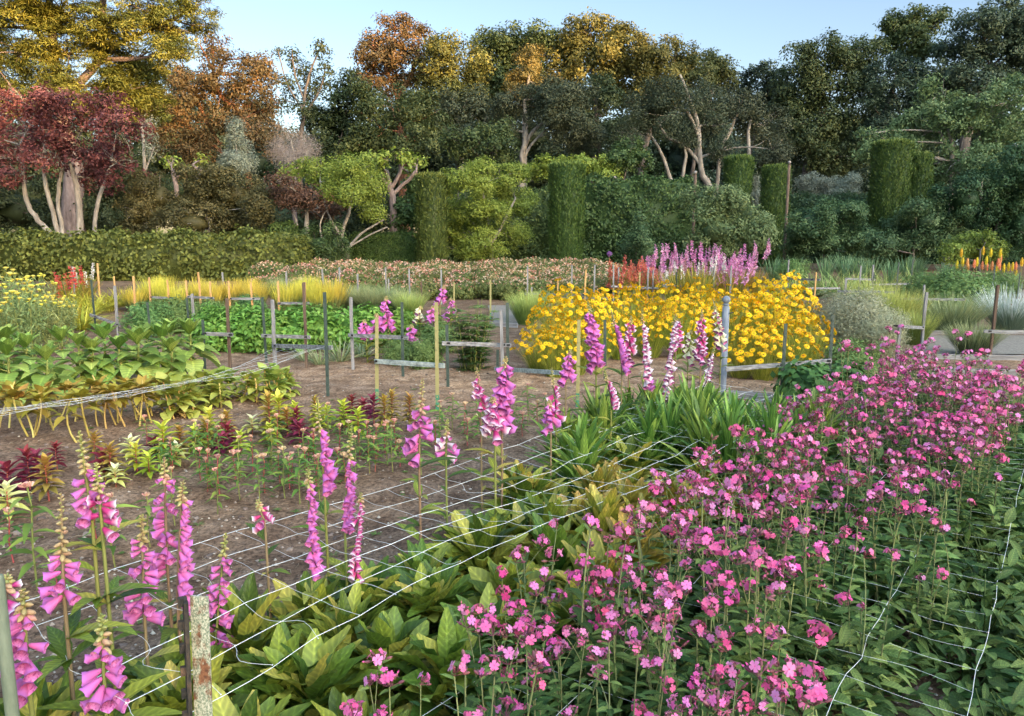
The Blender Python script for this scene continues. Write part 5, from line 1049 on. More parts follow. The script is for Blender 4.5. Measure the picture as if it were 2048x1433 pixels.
for u, v, k, lb in [(1585, 568, 1.0, 'soft green mound right of the pink spires'), (1905, 632, 1.15, 'bright green rounded bush behind the lavender'), (1855, 628, 1.0, 'blue green rounded bush left of the bright green one'), (1940, 622, .9, 'green bush right of the bright rounded one'), (1990, 605, .9, 'dull green bush under the orange torches'), (1700, 760, .62, 'low green bush right of the weathered rail'), (350, 665, .75, 'grey green herb mound behind the sunflower plants'), (300, 672, .75, 'low herb mound left of the weathered stakes'), (420, 650, .6, 'small herb mound under the far bar'), (500, 640, .55, 'small herb mound behind the leafy bed'), (850, 735, .42, 'low bright green perennial under the green framed bar'), (800, 728, .4, 'low bright green perennial left of the green framed bar'), (880, 705, .5, 'yellow green perennial behind the lichened bar'), (860, 690, .5, 'loose green perennial below the cream foxglove'), (1140, 740, .5, 'green foliage mound at the foot of the yellow flowers')]:
    multi(GRN, 'green_mound', [(u, v, k)], lb, 'plant', None)
L_DKG = LM('strawberry_leaf', [(0.04, 0.09, 0.025), (0.08, 0.17, 0.04), (0.16, 0.28, 0.07)], trans=.2)
DKG = [cloud_proto('dark_leafy_bush', 'p', L_DKG, .34, .42, (.075, .06), 1.2, .06, 8)]
multi(DKG, 'dark_leafy_bush', [(1618, 808, .95)], 'dark green leafy bush under the weathered rail right of the ball topped post', 'plant', None)
multi(DKG, 'dark_leafy_bush', [(1690, 782, .8)], 'dark leafy bush right of the metal stake', 'plant', None)
L_WISP = LM('wispy_leaf', [(0.26, 0.28, 0.16), (0.42, 0.43, 0.26), (0.55, 0.52, 0.40)], trans=.2)
WIS = [blade_geo(1500, .6, .78, .012, .62, .2, 2).mesh('wispy_bush', [L_WISP])]
gw = Geo(); leaf_cloud(gw, (0, 0, .42), (.42, .42, .40), .8, (.05, .008), .08, 16, back=.9); gw.blob((0, 0, .3), (.2, .2, .25), rnd=.2, rough=.3)
WIS2 = [gw.mesh('wispy_bush', [L_WISP])]
multi(WIS2, 'wispy_bush', [(1715, 706, 1.0)], 'pale wispy seed headed bush right of the yellow flowers', 'plant', None)
multi(WIS2, 'wispy_bush', [(1680, 690, .9)], 'grey wispy bush touching the yellow flowers', 'plant', None)
multi(WIS2, 'wispy_bush', [(1755, 712, .85)], 'greyish wispy bush left of the small grey frame', 'plant', None)
# dark leafy lily clump
def lily():
    g = Geo(); gs = Geo()
    for i in range(26):
        a = i * GA; r = .24 * math.sqrt((i + .5) / 26); h = rng.uniform(.62, .92) * (1 - .25 * r); e = np.array([math.cos(a) * r * 1.35, math.sin(a) * r * 1.35, h]); s_ = spline([math.cos(a) * r * .6, math.sin(a) * r * .6, 0], e, 0, 9, .02); gs.tube(s_, np.linspace(.006, .002, 9), 5)
        m = 60; k = rng.uniform(.08, 1, m); P = np.array([s_[int(x * 8)] for x in k]); az = rng.random(m) * 6.28
        g.leaves(P, np.stack([np.cos(az), np.sin(az), np.full(m, .5)], 1), np.tile([0, 0, 1.], (m, 1)), rng.uniform(.09, .16, m), .028, 3, .45, .2, 'lance', rnd=np.clip(k * .6 + rng.random(m) * .3, 0, 1))
    o = thing('leafy_lily_clump', 'dark green upright leafy clump beside the grey barred frame in the middle', 'plant', tuple(gnd(945, 738)))
    part('stems', gs, STEM_G, o); part('leaves', g, LM('lily_leaf', [(0.035, 0.08, 0.02), (0.08, 0.16, 0.04), (0.26, 0.38, 0.10)], trans=.25), o)
lily()
# ------------------------------------------------------------------ yellow blanket flowers
P_YEL = LM('blanket_petal', [(0.84, 0.46, 0.005), (0.90, 0.57, 0.01), (0.90, 0.66, 0.03)], trans=.25, rough=.6, vv=.12, hv=.012)
P_EYE = LM('blanket_disc', [(0.42, 0.12, 0.015), (0.60, 0.26, 0.02)], trans=0)
L_COR = LM('coreopsis_leaf', [(0.15, 0.20, 0.03), (0.32, 0.38, 0.05), (0.54, 0.54, 0.10)], trans=.25)
def yflower(r):
    g = Geo()
    for rr, n, z, el in ((r, 11, 0, .05), (r * .8, 9, .004, .35)):
        a = np.arange(n) * 2 * PI / n + rng.random(); D = np.stack([np.cos(a), np.sin(a), np.full(n, el)], 1)
        g.leaves(np.tile([0, 0, z], (n, 1)), D, np.tile([0, 0, 1.], (n, 1)), rr * rng.uniform(.9, 1.1, n), rr * .5, 3, .15, .06, 'petal', 0)
    g.blob((0, 0, .006), (r * .34, r * .34, r * .22), 1, .5, 8, .1)
    g.lathe([(.002, -.02), (r * .2, -.006), (r * .3, 0)], 6, 2, .5)
    return g.mesh('flower', [P_YEL, P_EYE, L_COR])
YF = [yflower(.036), yflower(.032), yflower(.039)]
def blanket_proto(nf, h, r):
    o = thing('blanket_flower', 'x', 'blanket flower', (0, 0, -50)); g = blade_geo(260, r * .8, h * .75, .006, .55, .12, 3); gs = Geo()
    for i in range(nf):
        a = i * GA + rng.normal() * .2; f = math.sqrt((i + .5) / nf); R_ = r * f; hh = h * (1 - .58 * f ** 2) * rng.uniform(.85, 1.06); e = np.array([math.cos(a) * R_, math.sin(a) * R_, hh])
        gs.tube(spline([math.cos(a) * R_ * .3, math.sin(a) * R_ * .3, 0], e, .06, 5), np.linspace(.003, .002, 5), 4, 0, rng.random())
        c = part('flower', YF[rng.integers(3)], None, o, tuple(e)); d = Vector((math.cos(a) * f * .9 + rng.normal() * .3, math.sin(a) * f * .9 - .35 + rng.normal() * .45, .8)); c.rotation_mode = 'QUATERNION'; c.rotation_quaternion = d.to_track_quat('Z', 'Y'); k = rng.uniform(.85, 1.2); c.scale = (k, k, k)
    g.merge(gs); part('foliage', g, L_COR, o); return Proto(o)
BLA = [blanket_proto(74, .80, .46), blanket_proto(66, .74, .42), blanket_proto(84, .84, .48)]
bl = [(1075, 742, .75), (1110, 752, .72), (1150, 748, .78), (1100, 715, .95), (1145, 705, 1.0), (1190, 735, .85), (1120, 680, 1.1), (1200, 700, .95), (1240, 720, .85), (1250, 690, .95), (1300, 715, .85), (1310, 690, .95), (1360, 715, .9), (1365, 690, 1.0), (1420, 710, .95), (1420, 685, 1.0), (1480, 755, .85), (1525, 760, .85), (1570, 755, .85), (1480, 715, 1.02), (1530, 718, 1.05), (1580, 715, 1.0), (1615, 735, .8), (1500, 685, 1.12), (1550, 682, 1.15), (1595, 690, 1.05), (1455, 665, 1.05), (1520, 655, 1.12), (1570, 660, 1.1), (1200, 672, 1.0), (1270, 668, 1.0), (1330, 668, 1.0), (1390, 668, 1.02), (1155, 668, 1.05)]
for u, v, k in bl:
    q = gnd(u, v); lb = 'blanket flower clump covered in golden yellow daisies left of the ball topped post' if u < 1450 else 'blanket flower clump covered in golden yellow daisies right of the ball topped post'
    BLA[rng.integers(3)].put(tuple(q), rng.random() * 6.28, (k, k, k * rng.uniform(.86, 1.14)), lb, 'golden blanket flowers left of the post' if u < 1450 else 'golden blanket flowers right of the post')
# ------------------------------------------------------------------ rose bed with peach blossom
L_ROS = LM('rose_leaf', [(0.07, 0.10, 0.03), (0.15, 0.18, 0.05), (0.28, 0.27, 0.09)], trans=.2)
P_ROS = LM('rose_blossom', [(0.60, 0.23, 0.16), (0.74, 0.44, 0.29), (0.82, 0.66, 0.54)], trans=.2, vv=.2, hv=.02)
def rose_proto(h, r, nb):
    o = thing('rose_bush', 'x', 'rose bush', (0, 0, -50)); g = Geo(); leaf_cloud(g, (0, 0, h * .45), (r, r, h * .5), 1.1, (.07, .04), .09, 10, back=.9); g.blob((0, 0, h * .4), (r * .7, r * .7, h * .4), rnd=.2); part('foliage', g, L_ROS, o)
    g = Geo(); d = nrm(rng.normal(size=(nb, 3)) + np.array([0, -.2, .9])); d[:, 2] = np.abs(d[:, 2]); C_ = d * np.array([r, r, h * .56]) * rng.uniform(.85, 1.1, (nb, 1)) + np.array([0, 0, h * .45])
    ci = np.repeat(np.arange(nb), 7); D = nrm(rng.normal(size=(nb * 7, 3)) + d[ci] * .6); cr = rng.random(nb)
    g.leaves(C_[ci], D, rng.normal(size=(nb * 7, 3)), .038, .034, 1, .1, .1, rnd=np.clip(cr[ci] + rng.normal(size=nb * 7) * .1, 0, 1)); b_ = part('blossoms', g, P_ROS, o); return Proto(o)
ROSE = [rose_proto(.66, .62, 120), rose_proto(.72, .7, 150), rose_proto(.58, .6, 90)]
rp = []
for v, u0, u1, st, k in ((598, 800, 1215, 44, .86), (588, 650, 1235, 46, .95), (578, 560, 1240, 46, 1.0), (568, 540, 1230, 44, 1.0), (560, 640, 1220, 42, 1.05), (590, 540, 640, 50, .7)):
    for u in np.arange(u0, u1, st): rp.append((u + rng.normal() * 8, v + rng.normal() * 2, k))
for u, v, k in rp:
    ROSE[rng.integers(3)].put(tuple(gnd(u, v)), rng.random() * 6, k, 'rose bush dotted with peach and cream blossom in the long bed before the clipped columns', 'peach rose bushes in the long far bed')
# ------------------------------------------------------------------ watsonia spires
L_WAT = LM('watsonia_blade', [(0.14, 0.17, 0.03), (0.32, 0.30, 0.05), (0.50, 0.28, 0.06)], trans=.25)
def spike_mesh(col, h=.55):
    pm = LM('spire_petal', col, trans=.25, vv=.2, hv=.01); g = Geo(); g.tube([[0, 0, 0], [0, 0, h]], [.006, .003], 5, 1)
    n = 30; z = h * (.25 + .75 * np.arange(n) / n); a = np.arange(n) * GA; D = np.stack([np.cos(a), np.sin(a), np.full(n, .35)], 1); k = 1.15 - .6 * np.arange(n) / n
    for q in range(2):
        g.leaves(np.stack([0 * z, 0 * z, z], 1), D + rng.normal(size=(n, 3)) * .6, rng.normal(size=(n, 3)) + np.array([0, 0, .6]), .085 * k * rng.uniform(.5, 1.2, n), .045 * k, 1, .1, .1, mat=0)
    return g.mesh('flower_spike', [pm, STEM_B])
SPK = {'pink': [spike_mesh([(0.60, 0.18, 0.42), (0.76, 0.36, 0.60)]), spike_mesh([(0.66, 0.24, 0.44), (0.82, 0.50, 0.66)])], 'coral': [spike_mesh([(0.62, 0.12, 0.09), (0.72, 0.26, 0.17)])], 'white': [spike_mesh([(0.80, 0.74, 0.68), (0.86, 0.82, 0.74)])], 'red': [spike_mesh([(0.62, 0.06, 0.06), (0.72, 0.14, 0.10)])]}
WBL = [blade_geo(110, .35, .8, .03, .55, .18, 4).mesh('leaves', [L_WAT]) for _ in range(2)]
def watsonia(u, v, col, n, h, label, spread=.4, D=None):
    o = thing('watsonia_clump', label, 'watsonia', tuple(gnd(u, v)), rng.random() * 6); part('leaves', WBL[rng.integers(2)], None, o)
    for i in range(n):
        a = i * GA; r = spread * math.sqrt((i + .5) / n); hh = h * rng.uniform(.62, 1.12)
        c = part('flower_spike', SPK[col][rng.integers(len(SPK[col]))], None, o, (math.cos(a) * r, math.sin(a) * r, hh - .5)); c.rotation_euler = (-math.sin(a) * r * .5 + rng.normal() * .12, math.cos(a) * r * .5 + rng.normal() * .12, rng.random() * 6); k = rng.uniform(.8, 1.15); c.scale = (k, k, k)
for u, v, col, n, h, lb in [(1245, 602, 'coral', 16, .95, 'coral red flowering clump at the left end of the pink spires'), (1285, 600, 'coral', 14, .98, 'coral red flowering clump next to the pink spires'), (1308, 596, 'pink', 14, 1.25, 'pink watsonia clump leftmost behind the sword leaves'), (1345, 590, 'pink', 14, 1.3, 'pink watsonia clump with the pale spires in front'), (1345, 605, 'white', 5, 1.0, 'white watsonia among the golden sword leaves'), (1390, 592, 'pink', 14, 1.25, 'pink watsonia clump at the centre of the spires'), (1415, 602, 'white', 5, 1.05, 'white flecked watsonia right of the golden sword leaves'), (1425, 590, 'pink', 16, 1.25, 'pink watsonia clump right of the centre'), (1455, 602, 'pink', 16, 1.1, 'lilac pink watsonia clump spilling towards the yellow flowers'), (1480, 592, 'pink', 14, 1.2, 'pink watsonia clump at the right end of the spires'), (1510, 588, 'pink', 6, 1.45, 'slender watsonia with the tallest pink spire by the far pole')]:
    watsonia(u, v, col, n, h, lb)
multi(WBL, 'sword_leaf_clump', [(1360, 612, 1.15)], 'golden green sword leaved clump under the pink spires', 'watsonia', None)
multi(WBL, 'sword_leaf_clump', [(1395, 614, 1.15)], 'golden green sword leaved clump right of its twin under the pink spires', 'watsonia', None)
watsonia(142, 622, 'red', 7, .95, 'red flowered clump behind the yellow day lilies', .3)
watsonia(165, 612, 'white', 5, 1.05, 'cream flowered clump beside the red one at the left', .25)
# torch lilies
L_KNI = LM('torch_lily_blade', [(0.12, 0.17, 0.06), (0.22, 0.27, 0.10)], trans=.25)
P_TOR = LM('torch_petal', [(0.80, 0.50, 0.03), (0.84, 0.62, 0.06)], trans=.2, vv=.12)
P_TOO = LM('torch_petal_orange', [(0.80, 0.26, 0.10), (0.84, 0.42, 0.16)], trans=.2, vv=.12)
def torch(m):
    g = Geo(); g.tube([[0, 0, -.9], [0, 0, .02]], [.012, .009], 5, 1)
    n = 60; f = np.arange(n) / n; a = np.arange(n) * GA; z = .24 * f; D = np.stack([np.cos(a), np.sin(a), -.7 + 1.6 * f], 1)
    g.leaves(np.stack([0 * z, 0 * z, z], 1), D, rng.normal(size=(n, 3)), .06 * np.sin(PI * (.2 + .75 * f)), .022, 1, .1, .1, mat=0); g.blob((0, 0, .12), (.03, .03, .12), 0, .5, 8, .05)
    return g.mesh('torch', [m, STEM_G])
TOR = [torch(P_TOR), torch(P_TOO)]
KB = [blade_geo(110, .3, .75, .022, .9, .55, 5).mesh('leaves', [L_KNI])]
for u, v, hs, lb in [(1925, 588, [(1924, 500, 0), (1921, 518, 0), (1912, 525, 0)], 'torch lily with three yellow torches at the left of its group'), (1950, 590, [(1945, 522, 1), (1930, 520, 1), (1952, 518, 0), (1940, 530, 1)], 'torch lily with salmon torches second in its group'), (1972, 586, [(1970, 496, 0), (1969, 515, 0), (1962, 525, 1), (1975, 528, 1)], 'torch lily with a high yellow torch in the middle of its group'), (1990, 590, [(1983, 500, 0), (1992, 520, 1), (1985, 526, 1), (1998, 532, 0)], 'torch lily with the biggest yellow torch'), (2005, 588, [(1999, 500, 0), (2003, 512, 1), (1997, 526, 1), (2006, 530, 0)], 'torch lily with an orange torch beside a yellow one'), (2030, 586, [(2038, 518, 0), (2033, 528, 0), (2026, 526, 1), (2020, 528, 0), (2028, 540, 0)], 'torch lily with yellow torches at the right edge')]:
    q = gnd(u, v); o = thing('torch_lily', lb, 'torch lily', tuple(q)); part('leaves', KB[0], None, o)
    for (tu, tv, c) in hs:
        e = W(tu, tv + 14, q.y); part('torch', TOR[c], None, o, (e.x - q.x, rng.normal() * .1, e.z - q.z - .0))
q = gnd(1216, 560); o = thing('allium_plant', 'single purple ball headed allium left of the coral flowers', 'allium', tuple(q)); e = W(1219, 508, q.y)
g = Geo(); g.tube([[0, 0, 0], [e.x - q.x, 0, e.z]], [.01, .008], 5); part('stem', g, STEM_G, o); g = Geo(); leaf_cloud(g, (0, 0, 0), (.08, .08, .08), 1.3, (.04, .02), .02, 6, back=1); g.blob((0, 0, 0), .06); part('flower_head', g, LM('allium_petal', [(0.25, 0.1, 0.32), (0.4, 0.2, 0.46)]), o, (e.x - q.x, 0, e.z))
# ------------------------------------------------------------------ stakes, frames, nets, poles
WOOD_G = noisemat('weathered_wood', [(0.13, 0.125, 0.12), (0.27, 0.26, 0.255), (0.42, 0.41, 0.40)], (30, 30, 3), .85, .5)
WOOD_O = noisemat('raw_wood', [(0.40, 0.20, 0.07), (0.60, 0.35, 0.14), (0.70, 0.46, 0.22)], (30, 30, 3), .8, .3)
WOOD_B = noisemat('brown_wood', [(0.07, 0.045, 0.034), (0.125, 0.085, 0.06), (0.21, 0.15, 0.11)], (30, 30, 3), .8, .4)
RAIL = noisemat('weathered_rail', [(0.09, 0.085, 0.08), (0.24, 0.235, 0.23), (0.46, 0.46, 0.44)], (4, 40, 40), .85, .6)
LICHEN = noisemat('lichened_rail', [(0.12, 0.13, 0.12), (0.36, 0.40, 0.36), (0.60, 0.64, 0.58)], (14, 30, 30), .9, .6)
MET_G = noisemat('green_metal', [(0.03, 0.12, 0.07), (0.05, 0.20, 0.12), (0.12, 0.26, 0.17)], (20, 20, 6), .5, .1, spec=.5)
MET_D = noisemat('dark_green_metal', [(0.02, 0.035, 0.028), (0.045, 0.07, 0.055), (0.10, 0.12, 0.10)], (20, 20, 6), .5, .1, spec=.5)
MET_BL = noisemat('blue_grey_paint', [(0.10, 0.125, 0.155), (0.19, 0.22, 0.26), (0.32, 0.35, 0.38)], (14, 14, 4), .7, .3)
TWINE = noisemat('black_tie', [(0.01, 0.01, 0.01), (0.04, 0.04, 0.04)], (60, 60, 60), .8, 0)
def tip_two(name, a, b_, split=.45):             # stake whose paint changes part way up
    m, nt, b, out = base_mat(name); tc = _n(nt, 'ShaderNodeTexCoord'); at = _n(nt, 'ShaderNodeAttribute'); at.attribute_name = 'tt'
    nz = _n(nt, 'ShaderNodeTexNoise'); nz.inputs['Scale'].default_value = 12; nt.links.new(tc.outputs['Object'], nz.inputs['Vector'])
    ma = _n(nt, 'ShaderNodeMath'); ma.operation = 'ADD'; nt.links.new(at.outputs['Fac'], ma.inputs[0]); nt.links.new(nz.outputs['Fac'], ma.inputs[1])
    c = ramp(nt, [a, a, b_, b_], ma.outputs[0], [0, split + .45, split + .55, 1]); nt.links.new(c, b.inputs['Base Color']); b.inputs['Roughness'].default_value = .6; return m
MET_GY = tip_two('green_stake_worn_tip', (0.05, 0.22, 0.12), (0.34, 0.30, 0.12), .1)
MATS = {'g': WOOD_G, 'o': WOOD_O, 'b': WOOD_B, 'd': MET_D, 'e': MET_GY, 'm': MET_BL}
def stake_geo(h, kind, lean):
    g = Geo()
    if kind in 'de':                              # steel T section
        w_ = .017
        for bx, hx2 in (((0, 0), (w_, .0035)), ((0, .011), (.0032, .011))):
            v0 = np.array([[-1,-1],[1,-1],[1,1],[-1,1]], float) * np.array(hx2) + np.array(bx)
            L_ = 5; rows = [np.concatenate([v0 + np.array(lean) * h * z, np.full((4, 1), h * z)], 1) for z in np.linspace(0, 1, L_)]; f = []
            for i in range(L_ - 1):
                for j in range(4): f.append([i*4+j, i*4+(j+1)%4, i*4+4+(j+1)%4, i*4+4+j])
            f.append([L_*4-4, L_*4-3, L_*4-2, L_*4-1]); g.add(np.concatenate(rows), f, 0, .5, np.repeat(np.linspace(0, 1, L_), 4))
        for z in np.arange(.12, .97, .09): g.box((lean[0] * h * z, -.006 + lean[1] * h * z, h * z), (.006, .0035, .009))
    else:
        w_ = .017 if kind != 'o' else .015
        if kind == 'b': w_ = .016
        rows = []; f = []; zs = [0, .25, .5, .75, .985, 1.0]
        for i, z in enumerate(zs):
            k = w_ * (1 + rng.normal() * .05) * (.8 if i == len(zs) - 1 else 1); a = rng.normal() * .04
            vv = np.array([[-k,-k],[0,-k*1.03],[k,-k],[k,k],[-k,k]]); ca, sa = math.cos(a), math.sin(a)
            vv = np.stack([vv[:,0]*ca-vv[:,1]*sa, vv[:,0]*sa+vv[:,1]*ca], 1)
            rows.append(np.concatenate([vv + np.array(lean) * h * z + rng.normal(size=2) * .002, np.full((5, 1), h * z)], 1))
        for i in range(len(zs) - 1):
            for j in range(5): f.append([i*5+j, i*5+(j+1)%5, i*5+5+(j+1)%5, i*5+5+j])
        b0 = 5 * (len(zs) - 1); f.append([b0, b0+1, b0+2, b0+2]); f[-1] = [b0, b0+1, b0+2, b0+3]
        g.add(np.concatenate(rows), f, 0, .5, np.repeat(zs, 5)); g.add(rows[-1][[0, 3, 4]], [[0, 1, 2]])
    return g
def stake_dims(u, vt, vb):
    p = gnd(u, vb); return p, max(.15, W(u, vt, p.y).z - p.z)
def frame(label, posts, bar, bark='r', name='stake_frame'):
    """posts: (u, v_top, v_base, kind); bar: list of (u0, v0, u1, v1)"""
    p0, _ = stake_dims(*posts[0][:3]); o = thing(name, label, 'stake frame', tuple(p0))
    Y = {}
    for (u, vt, vb, k) in posts:
        if k == 'o': vb += 10
        p, h = stake_dims(u, vt, vb); part('post', stake_geo(h, k, (rng.normal() * .012, rng.normal() * .012)), MATS[k], o, tuple(p - p0), smooth=False)
        Y[u] = p.y
    us = sorted(Y)
    for (u0, v0, u1, v1) in bar:
        y0 = np.interp(u0, us, [Y[u] for u in us]); y1 = np.interp(u1, us, [Y[u] for u in us])
        a = W(u0, v0, y0 - .03) - p0; b_ = W(u1, v1, y1 - .03) - p0; d = b_ - a
        g = Geo(); R = np.array(d.to_track_quat('X', 'Z').to_matrix()); g.box((a + b_) / 2, (d.length / 2, .010, .022), R=R, rnd=.5)
        rail = part('rail', g, LICHEN if bark == 'l' else RAIL, o, smooth=False)
        for u in us:
            if min(u0, u1) - 12 < u < max(u0, u1) + 12:
                t_ = (u - u0) / (u1 - u0); c = a + d * t_; gt = Geo()
                gt.box(c + Vector((0, .012, 0)), (.021, .028, .006)); gt.box(c + Vector((0.003, .012, .010)), (.019, .028, .004)); part('tie', gt, TWINE, rail, smooth=False)
    return o
frame('frame of one dark green and one grey stake carrying the slack net', [(552, 600, 758, 'g'), (656, 585, 793, 'd')], [(545, 692, 664, 696)])
frame('frame with a brown stake and a grey rail behind the slack net frame', [(533, 595, 728, 'd'), (613, 565, 735, 'b')], [(523, 672, 620, 675)])
frame('weathered frame with a grey stake and a dark stake right of the leafy bed', [(706, 595, 741, 'g'), (806, 605, 754, 'd')], [(697, 671, 816, 676)])
frame('frame of two green metal stakes with a lichened rail in the middle', [(754, 635, 806, 'e'), (875, 605, 824, 'e')], [(750, 723, 889, 732)], 'l')
frame('frame with a thick grey rail beside the dark leafy clump', [(896, 650, 772, 'd'), (1006, 620, 768, 'g'), (1016, 606, 764, 'd')], [(884, 687, 1022, 691)])
frame('low rail lying at the foot of the yellow flowers', [(995, 700, 748, 'd'), (1155, 640, 812, 'e')], [(990, 738, 1120, 746)], 'l')
frame('frame of two dark stakes with a sloping grey rail right of the ball topped post', [(1562, 648, 800, 'd'), (1656, 630, 790, 'd')], [(1452, 739, 1663, 722)])
frame('small grey frame by the pale wispy bush', [(1793, 652, 730, 'g'), (1843, 585, 695, 'g')], [(1796, 653, 1848, 656)])
frame('brown stake with a grey timber rail at the right edge', [(1979, 570, 720, 'b'), (2120, 570, 722, 'b')], [(1968, 663, 2130, 668)])
frame('grey stake with a slanting grey rail behind the sunflower plants', [(192, 560, 665, 'd'), (236, 572, 672, 'g')], [(180, 630, 240, 651)])
frame('pair of grey stakes standing close together behind the sunflower plants', [(379, 595, 672, 'd'), (389, 588, 668, 'g')], [])
frame('brown stake with a grey rail left of the leafy bed', [(410, 640, 742, 'd'), (461, 597, 742, 'b')], [(412, 668, 466, 670)])
frame('far frame of raw wood stakes with a grey bar, leftmost among the yellow mounds', [(303, 555, 628, 'o'), (341, 560, 630, 'o')], [(304, 595, 346, 597)])
frame('far frame of raw wood stakes with a grey bar, second among the yellow mounds', [(378, 561, 632, 'o'), (424, 563, 634, 'o')], [(375, 594, 428, 597)])
frame('far frame of raw wood stakes with a grey bar above the leafy bed', [(462, 562, 634, 'o'), (507, 565, 634, 'o')], [(462, 598, 520, 598)])
frame('far frame of two raw wood stakes with a bar right of the yellow mounds', [(560, 563, 640, 'o'), (612, 565, 642, 'o')], [(556, 607, 618, 607)])
frame('grey frame with a long low rail before the coral flowers', [(1227, 530, 606, 'g'), (1237, 535, 604, 'g'), (1294, 535, 606, 'g'), (1305, 540, 604, 'g')], [(1222, 573, 1320, 577)])
frame('grey frame before the golden sword leaves', [(1353, 545, 612, 'd'), (1426, 533, 612, 'g'), (1459, 532, 612, 'g')], [(1325, 571, 1398, 575), (1330, 579, 1440, 584)])
frame('low grey frame behind the left end of the yellow flowers', [(1055, 532, 625, 'g'), (1063, 575, 630, 'g'), (1168, 540, 628, 'o')], [(1050, 588, 1172, 590), (1064, 595, 1220, 597)])
frame('grey frame with two rails before the arching strap leaves', [(1573, 520, 600, 'g'), (1627, 545, 610, 'o'), (1716, 532, 605, 'g'), (1742, 530, 605, 'g')], [(1570, 558, 1640, 560), (1615, 577, 1680, 577), (1690, 558, 1750, 560)])
frame('dark frame with a low rail under the iris leaves', [(1743, 545, 606, 'd'), (1818, 518, 602, 'd')], [(1740, 570, 1822, 568)])
frame('thin pale frame behind the tall lavender', [(1687, 560, 640, 'g'), (1842, 570, 650, 'g')], [(1675, 583, 1790, 585), (1800, 598, 1930, 600)])
n_ = 0
for u, vt, vb, k, lab in [
 (152, 540, 622, 'g', 'grey stake behind the yellow day lilies'), (201, 527, 612, 'o', 'tall raw wood stake left of the yellow mounds'), (233, 553, 616, 'o', 'raw wood stake behind the grey slanting rail'), (272, 553, 640, 'o', 'raw wood stake at the left end of the yellow mounds'),
 (403, 545, 640, 'o', 'tall pinkish wood stake between the two far barred frames'), (448, 545, 596, 'g', 'thin grey stake just before the long hedge'), (303, 605, 690, 'd', 'dark stake right behind the sunflower plants'),
 (575, 543, 612, 'g', 'pale grey stake behind the yellow mounds under the hedge end'), (648, 538, 575, 'g', 'pale stake before the dark evergreen shrub'), (681, 535, 578, 'g', 'pale stake under the airy green tree'), (717, 548, 602, 'g', 'whitish stake above the lavender mounds'), (780, 558, 612, 'g', 'whitish stake right of the lavender mounds'),
 (844, 563, 625, 'b', 'pale stake with a brown foot beside the gravel path'), (773, 535, 565, 'g', 'pale stake tip low in the rose bed before the square hedge'), (820, 538, 580, 'g', 'pale stake tip before the left clipped column'), (883, 540, 590, 'g', 'pale stake in the rose bed below the feathery maple'), (908, 565, 630, 'e', 'greenish stake right of the violet distant foxglove'),
 (981, 560, 640, 'e', 'yellowish stake above the grey thick rail'), (1143, 530, 570, 'g', 'pale stake left of the tall clipped column foot'), (1188, 530, 580, 'g', 'pale stake right of the tall clipped column foot'),
 (1115, 560, 600, 'o', 'thin wood stake in the rose bed left of the coral flowers'), (1278, 545, 606, 'e', 'greenish stake among the coral flowers'), (1790, 525, 590, 'd', 'dark stake behind the arching strap leaves'), (1137, 600, 660, 'd', 'dark stake rising among the yellow flowers at their left'), (2033, 545, 612, 'd', 'dark stake right of the orange torches'), (1982, 530, 600, 'd', 'dark stake below the biggest yellow torch'),
 (1210, 640, 760, 'd', 'thin dark stake among the right hand foxgloves')]:
    vb = max(vb, 609) if vb > 560 else vb
    p, h = stake_dims(u, vt, vb); solo('garden_stake', stake_geo(h, k, (rng.normal() * .012, rng.normal() * .012)), MATS[k], lab, 'stake', tuple(p), smooth=False)
# ball topped posts
def ball_post(label, u, vt, D, rad_px, mat, vball=None, z0=-.05):
    s = SCL(vt, D); r = rad_px * s; top = W(u, vt, D); o = thing('ball_topped_post', label, 'post', (top.x, D, 0)); H = top.z; rb = r * 1.12
    g = Geo(); g.lathe([(r, z0), (r, H - rb * 2.75), (r * .72, H - rb * 2.55), (r * .72, H - rb * 2.35), (r * 1.0, H - rb * 2.2), (r * .55, H - rb * 1.9)], 16); part('shaft', g, mat, o)
    g = Geo(); g.lathe([(rb * math.sin(a) + .0005, H - rb - rb * math.cos(a)) for a in np.linspace(.25, PI, 12)], 16); part('ball_finial', g, mat if mat is MET_BL else PALEBALL, o); return o
PALEBALL = noisemat('pale_finial', [(0.2, .18, .16), (.34, .31, .28)], (10, 10, 10), .8, .2)
bp = ball_post('blue grey wooden post with a ball finial in front of the yellow flowers', 1453, 592, 7.9, 7.2, MET_BL)
g = Geo(); g.tube([[.02, -.04, .86], [.06, -.05, .87]], [.006, .006], 6); part('peg', g, MET_D, bp)
ball_post('brown pole with a ball finial before the tallest clipped column', 1789, 309, 37, 4.2, WOOD_B)
ball_post('brown pole with a ball finial right of the middle clipped column', 1579, 322, 37.5, 2.8, WOOD_B)
ball_post('brown pole with a ball finial at the right end of the tall hedge', 1391, 342, 36, 3.0, WOOD_B)
ball_post('grey pole with a ball finial over the left of the tall hedge', 1229, 352, 41, 3.6, WOOD_G)
ball_post('pole top with a pale ball above the dark shrub at the right edge', 2031, 287, 38, 5.0, WOOD_B)
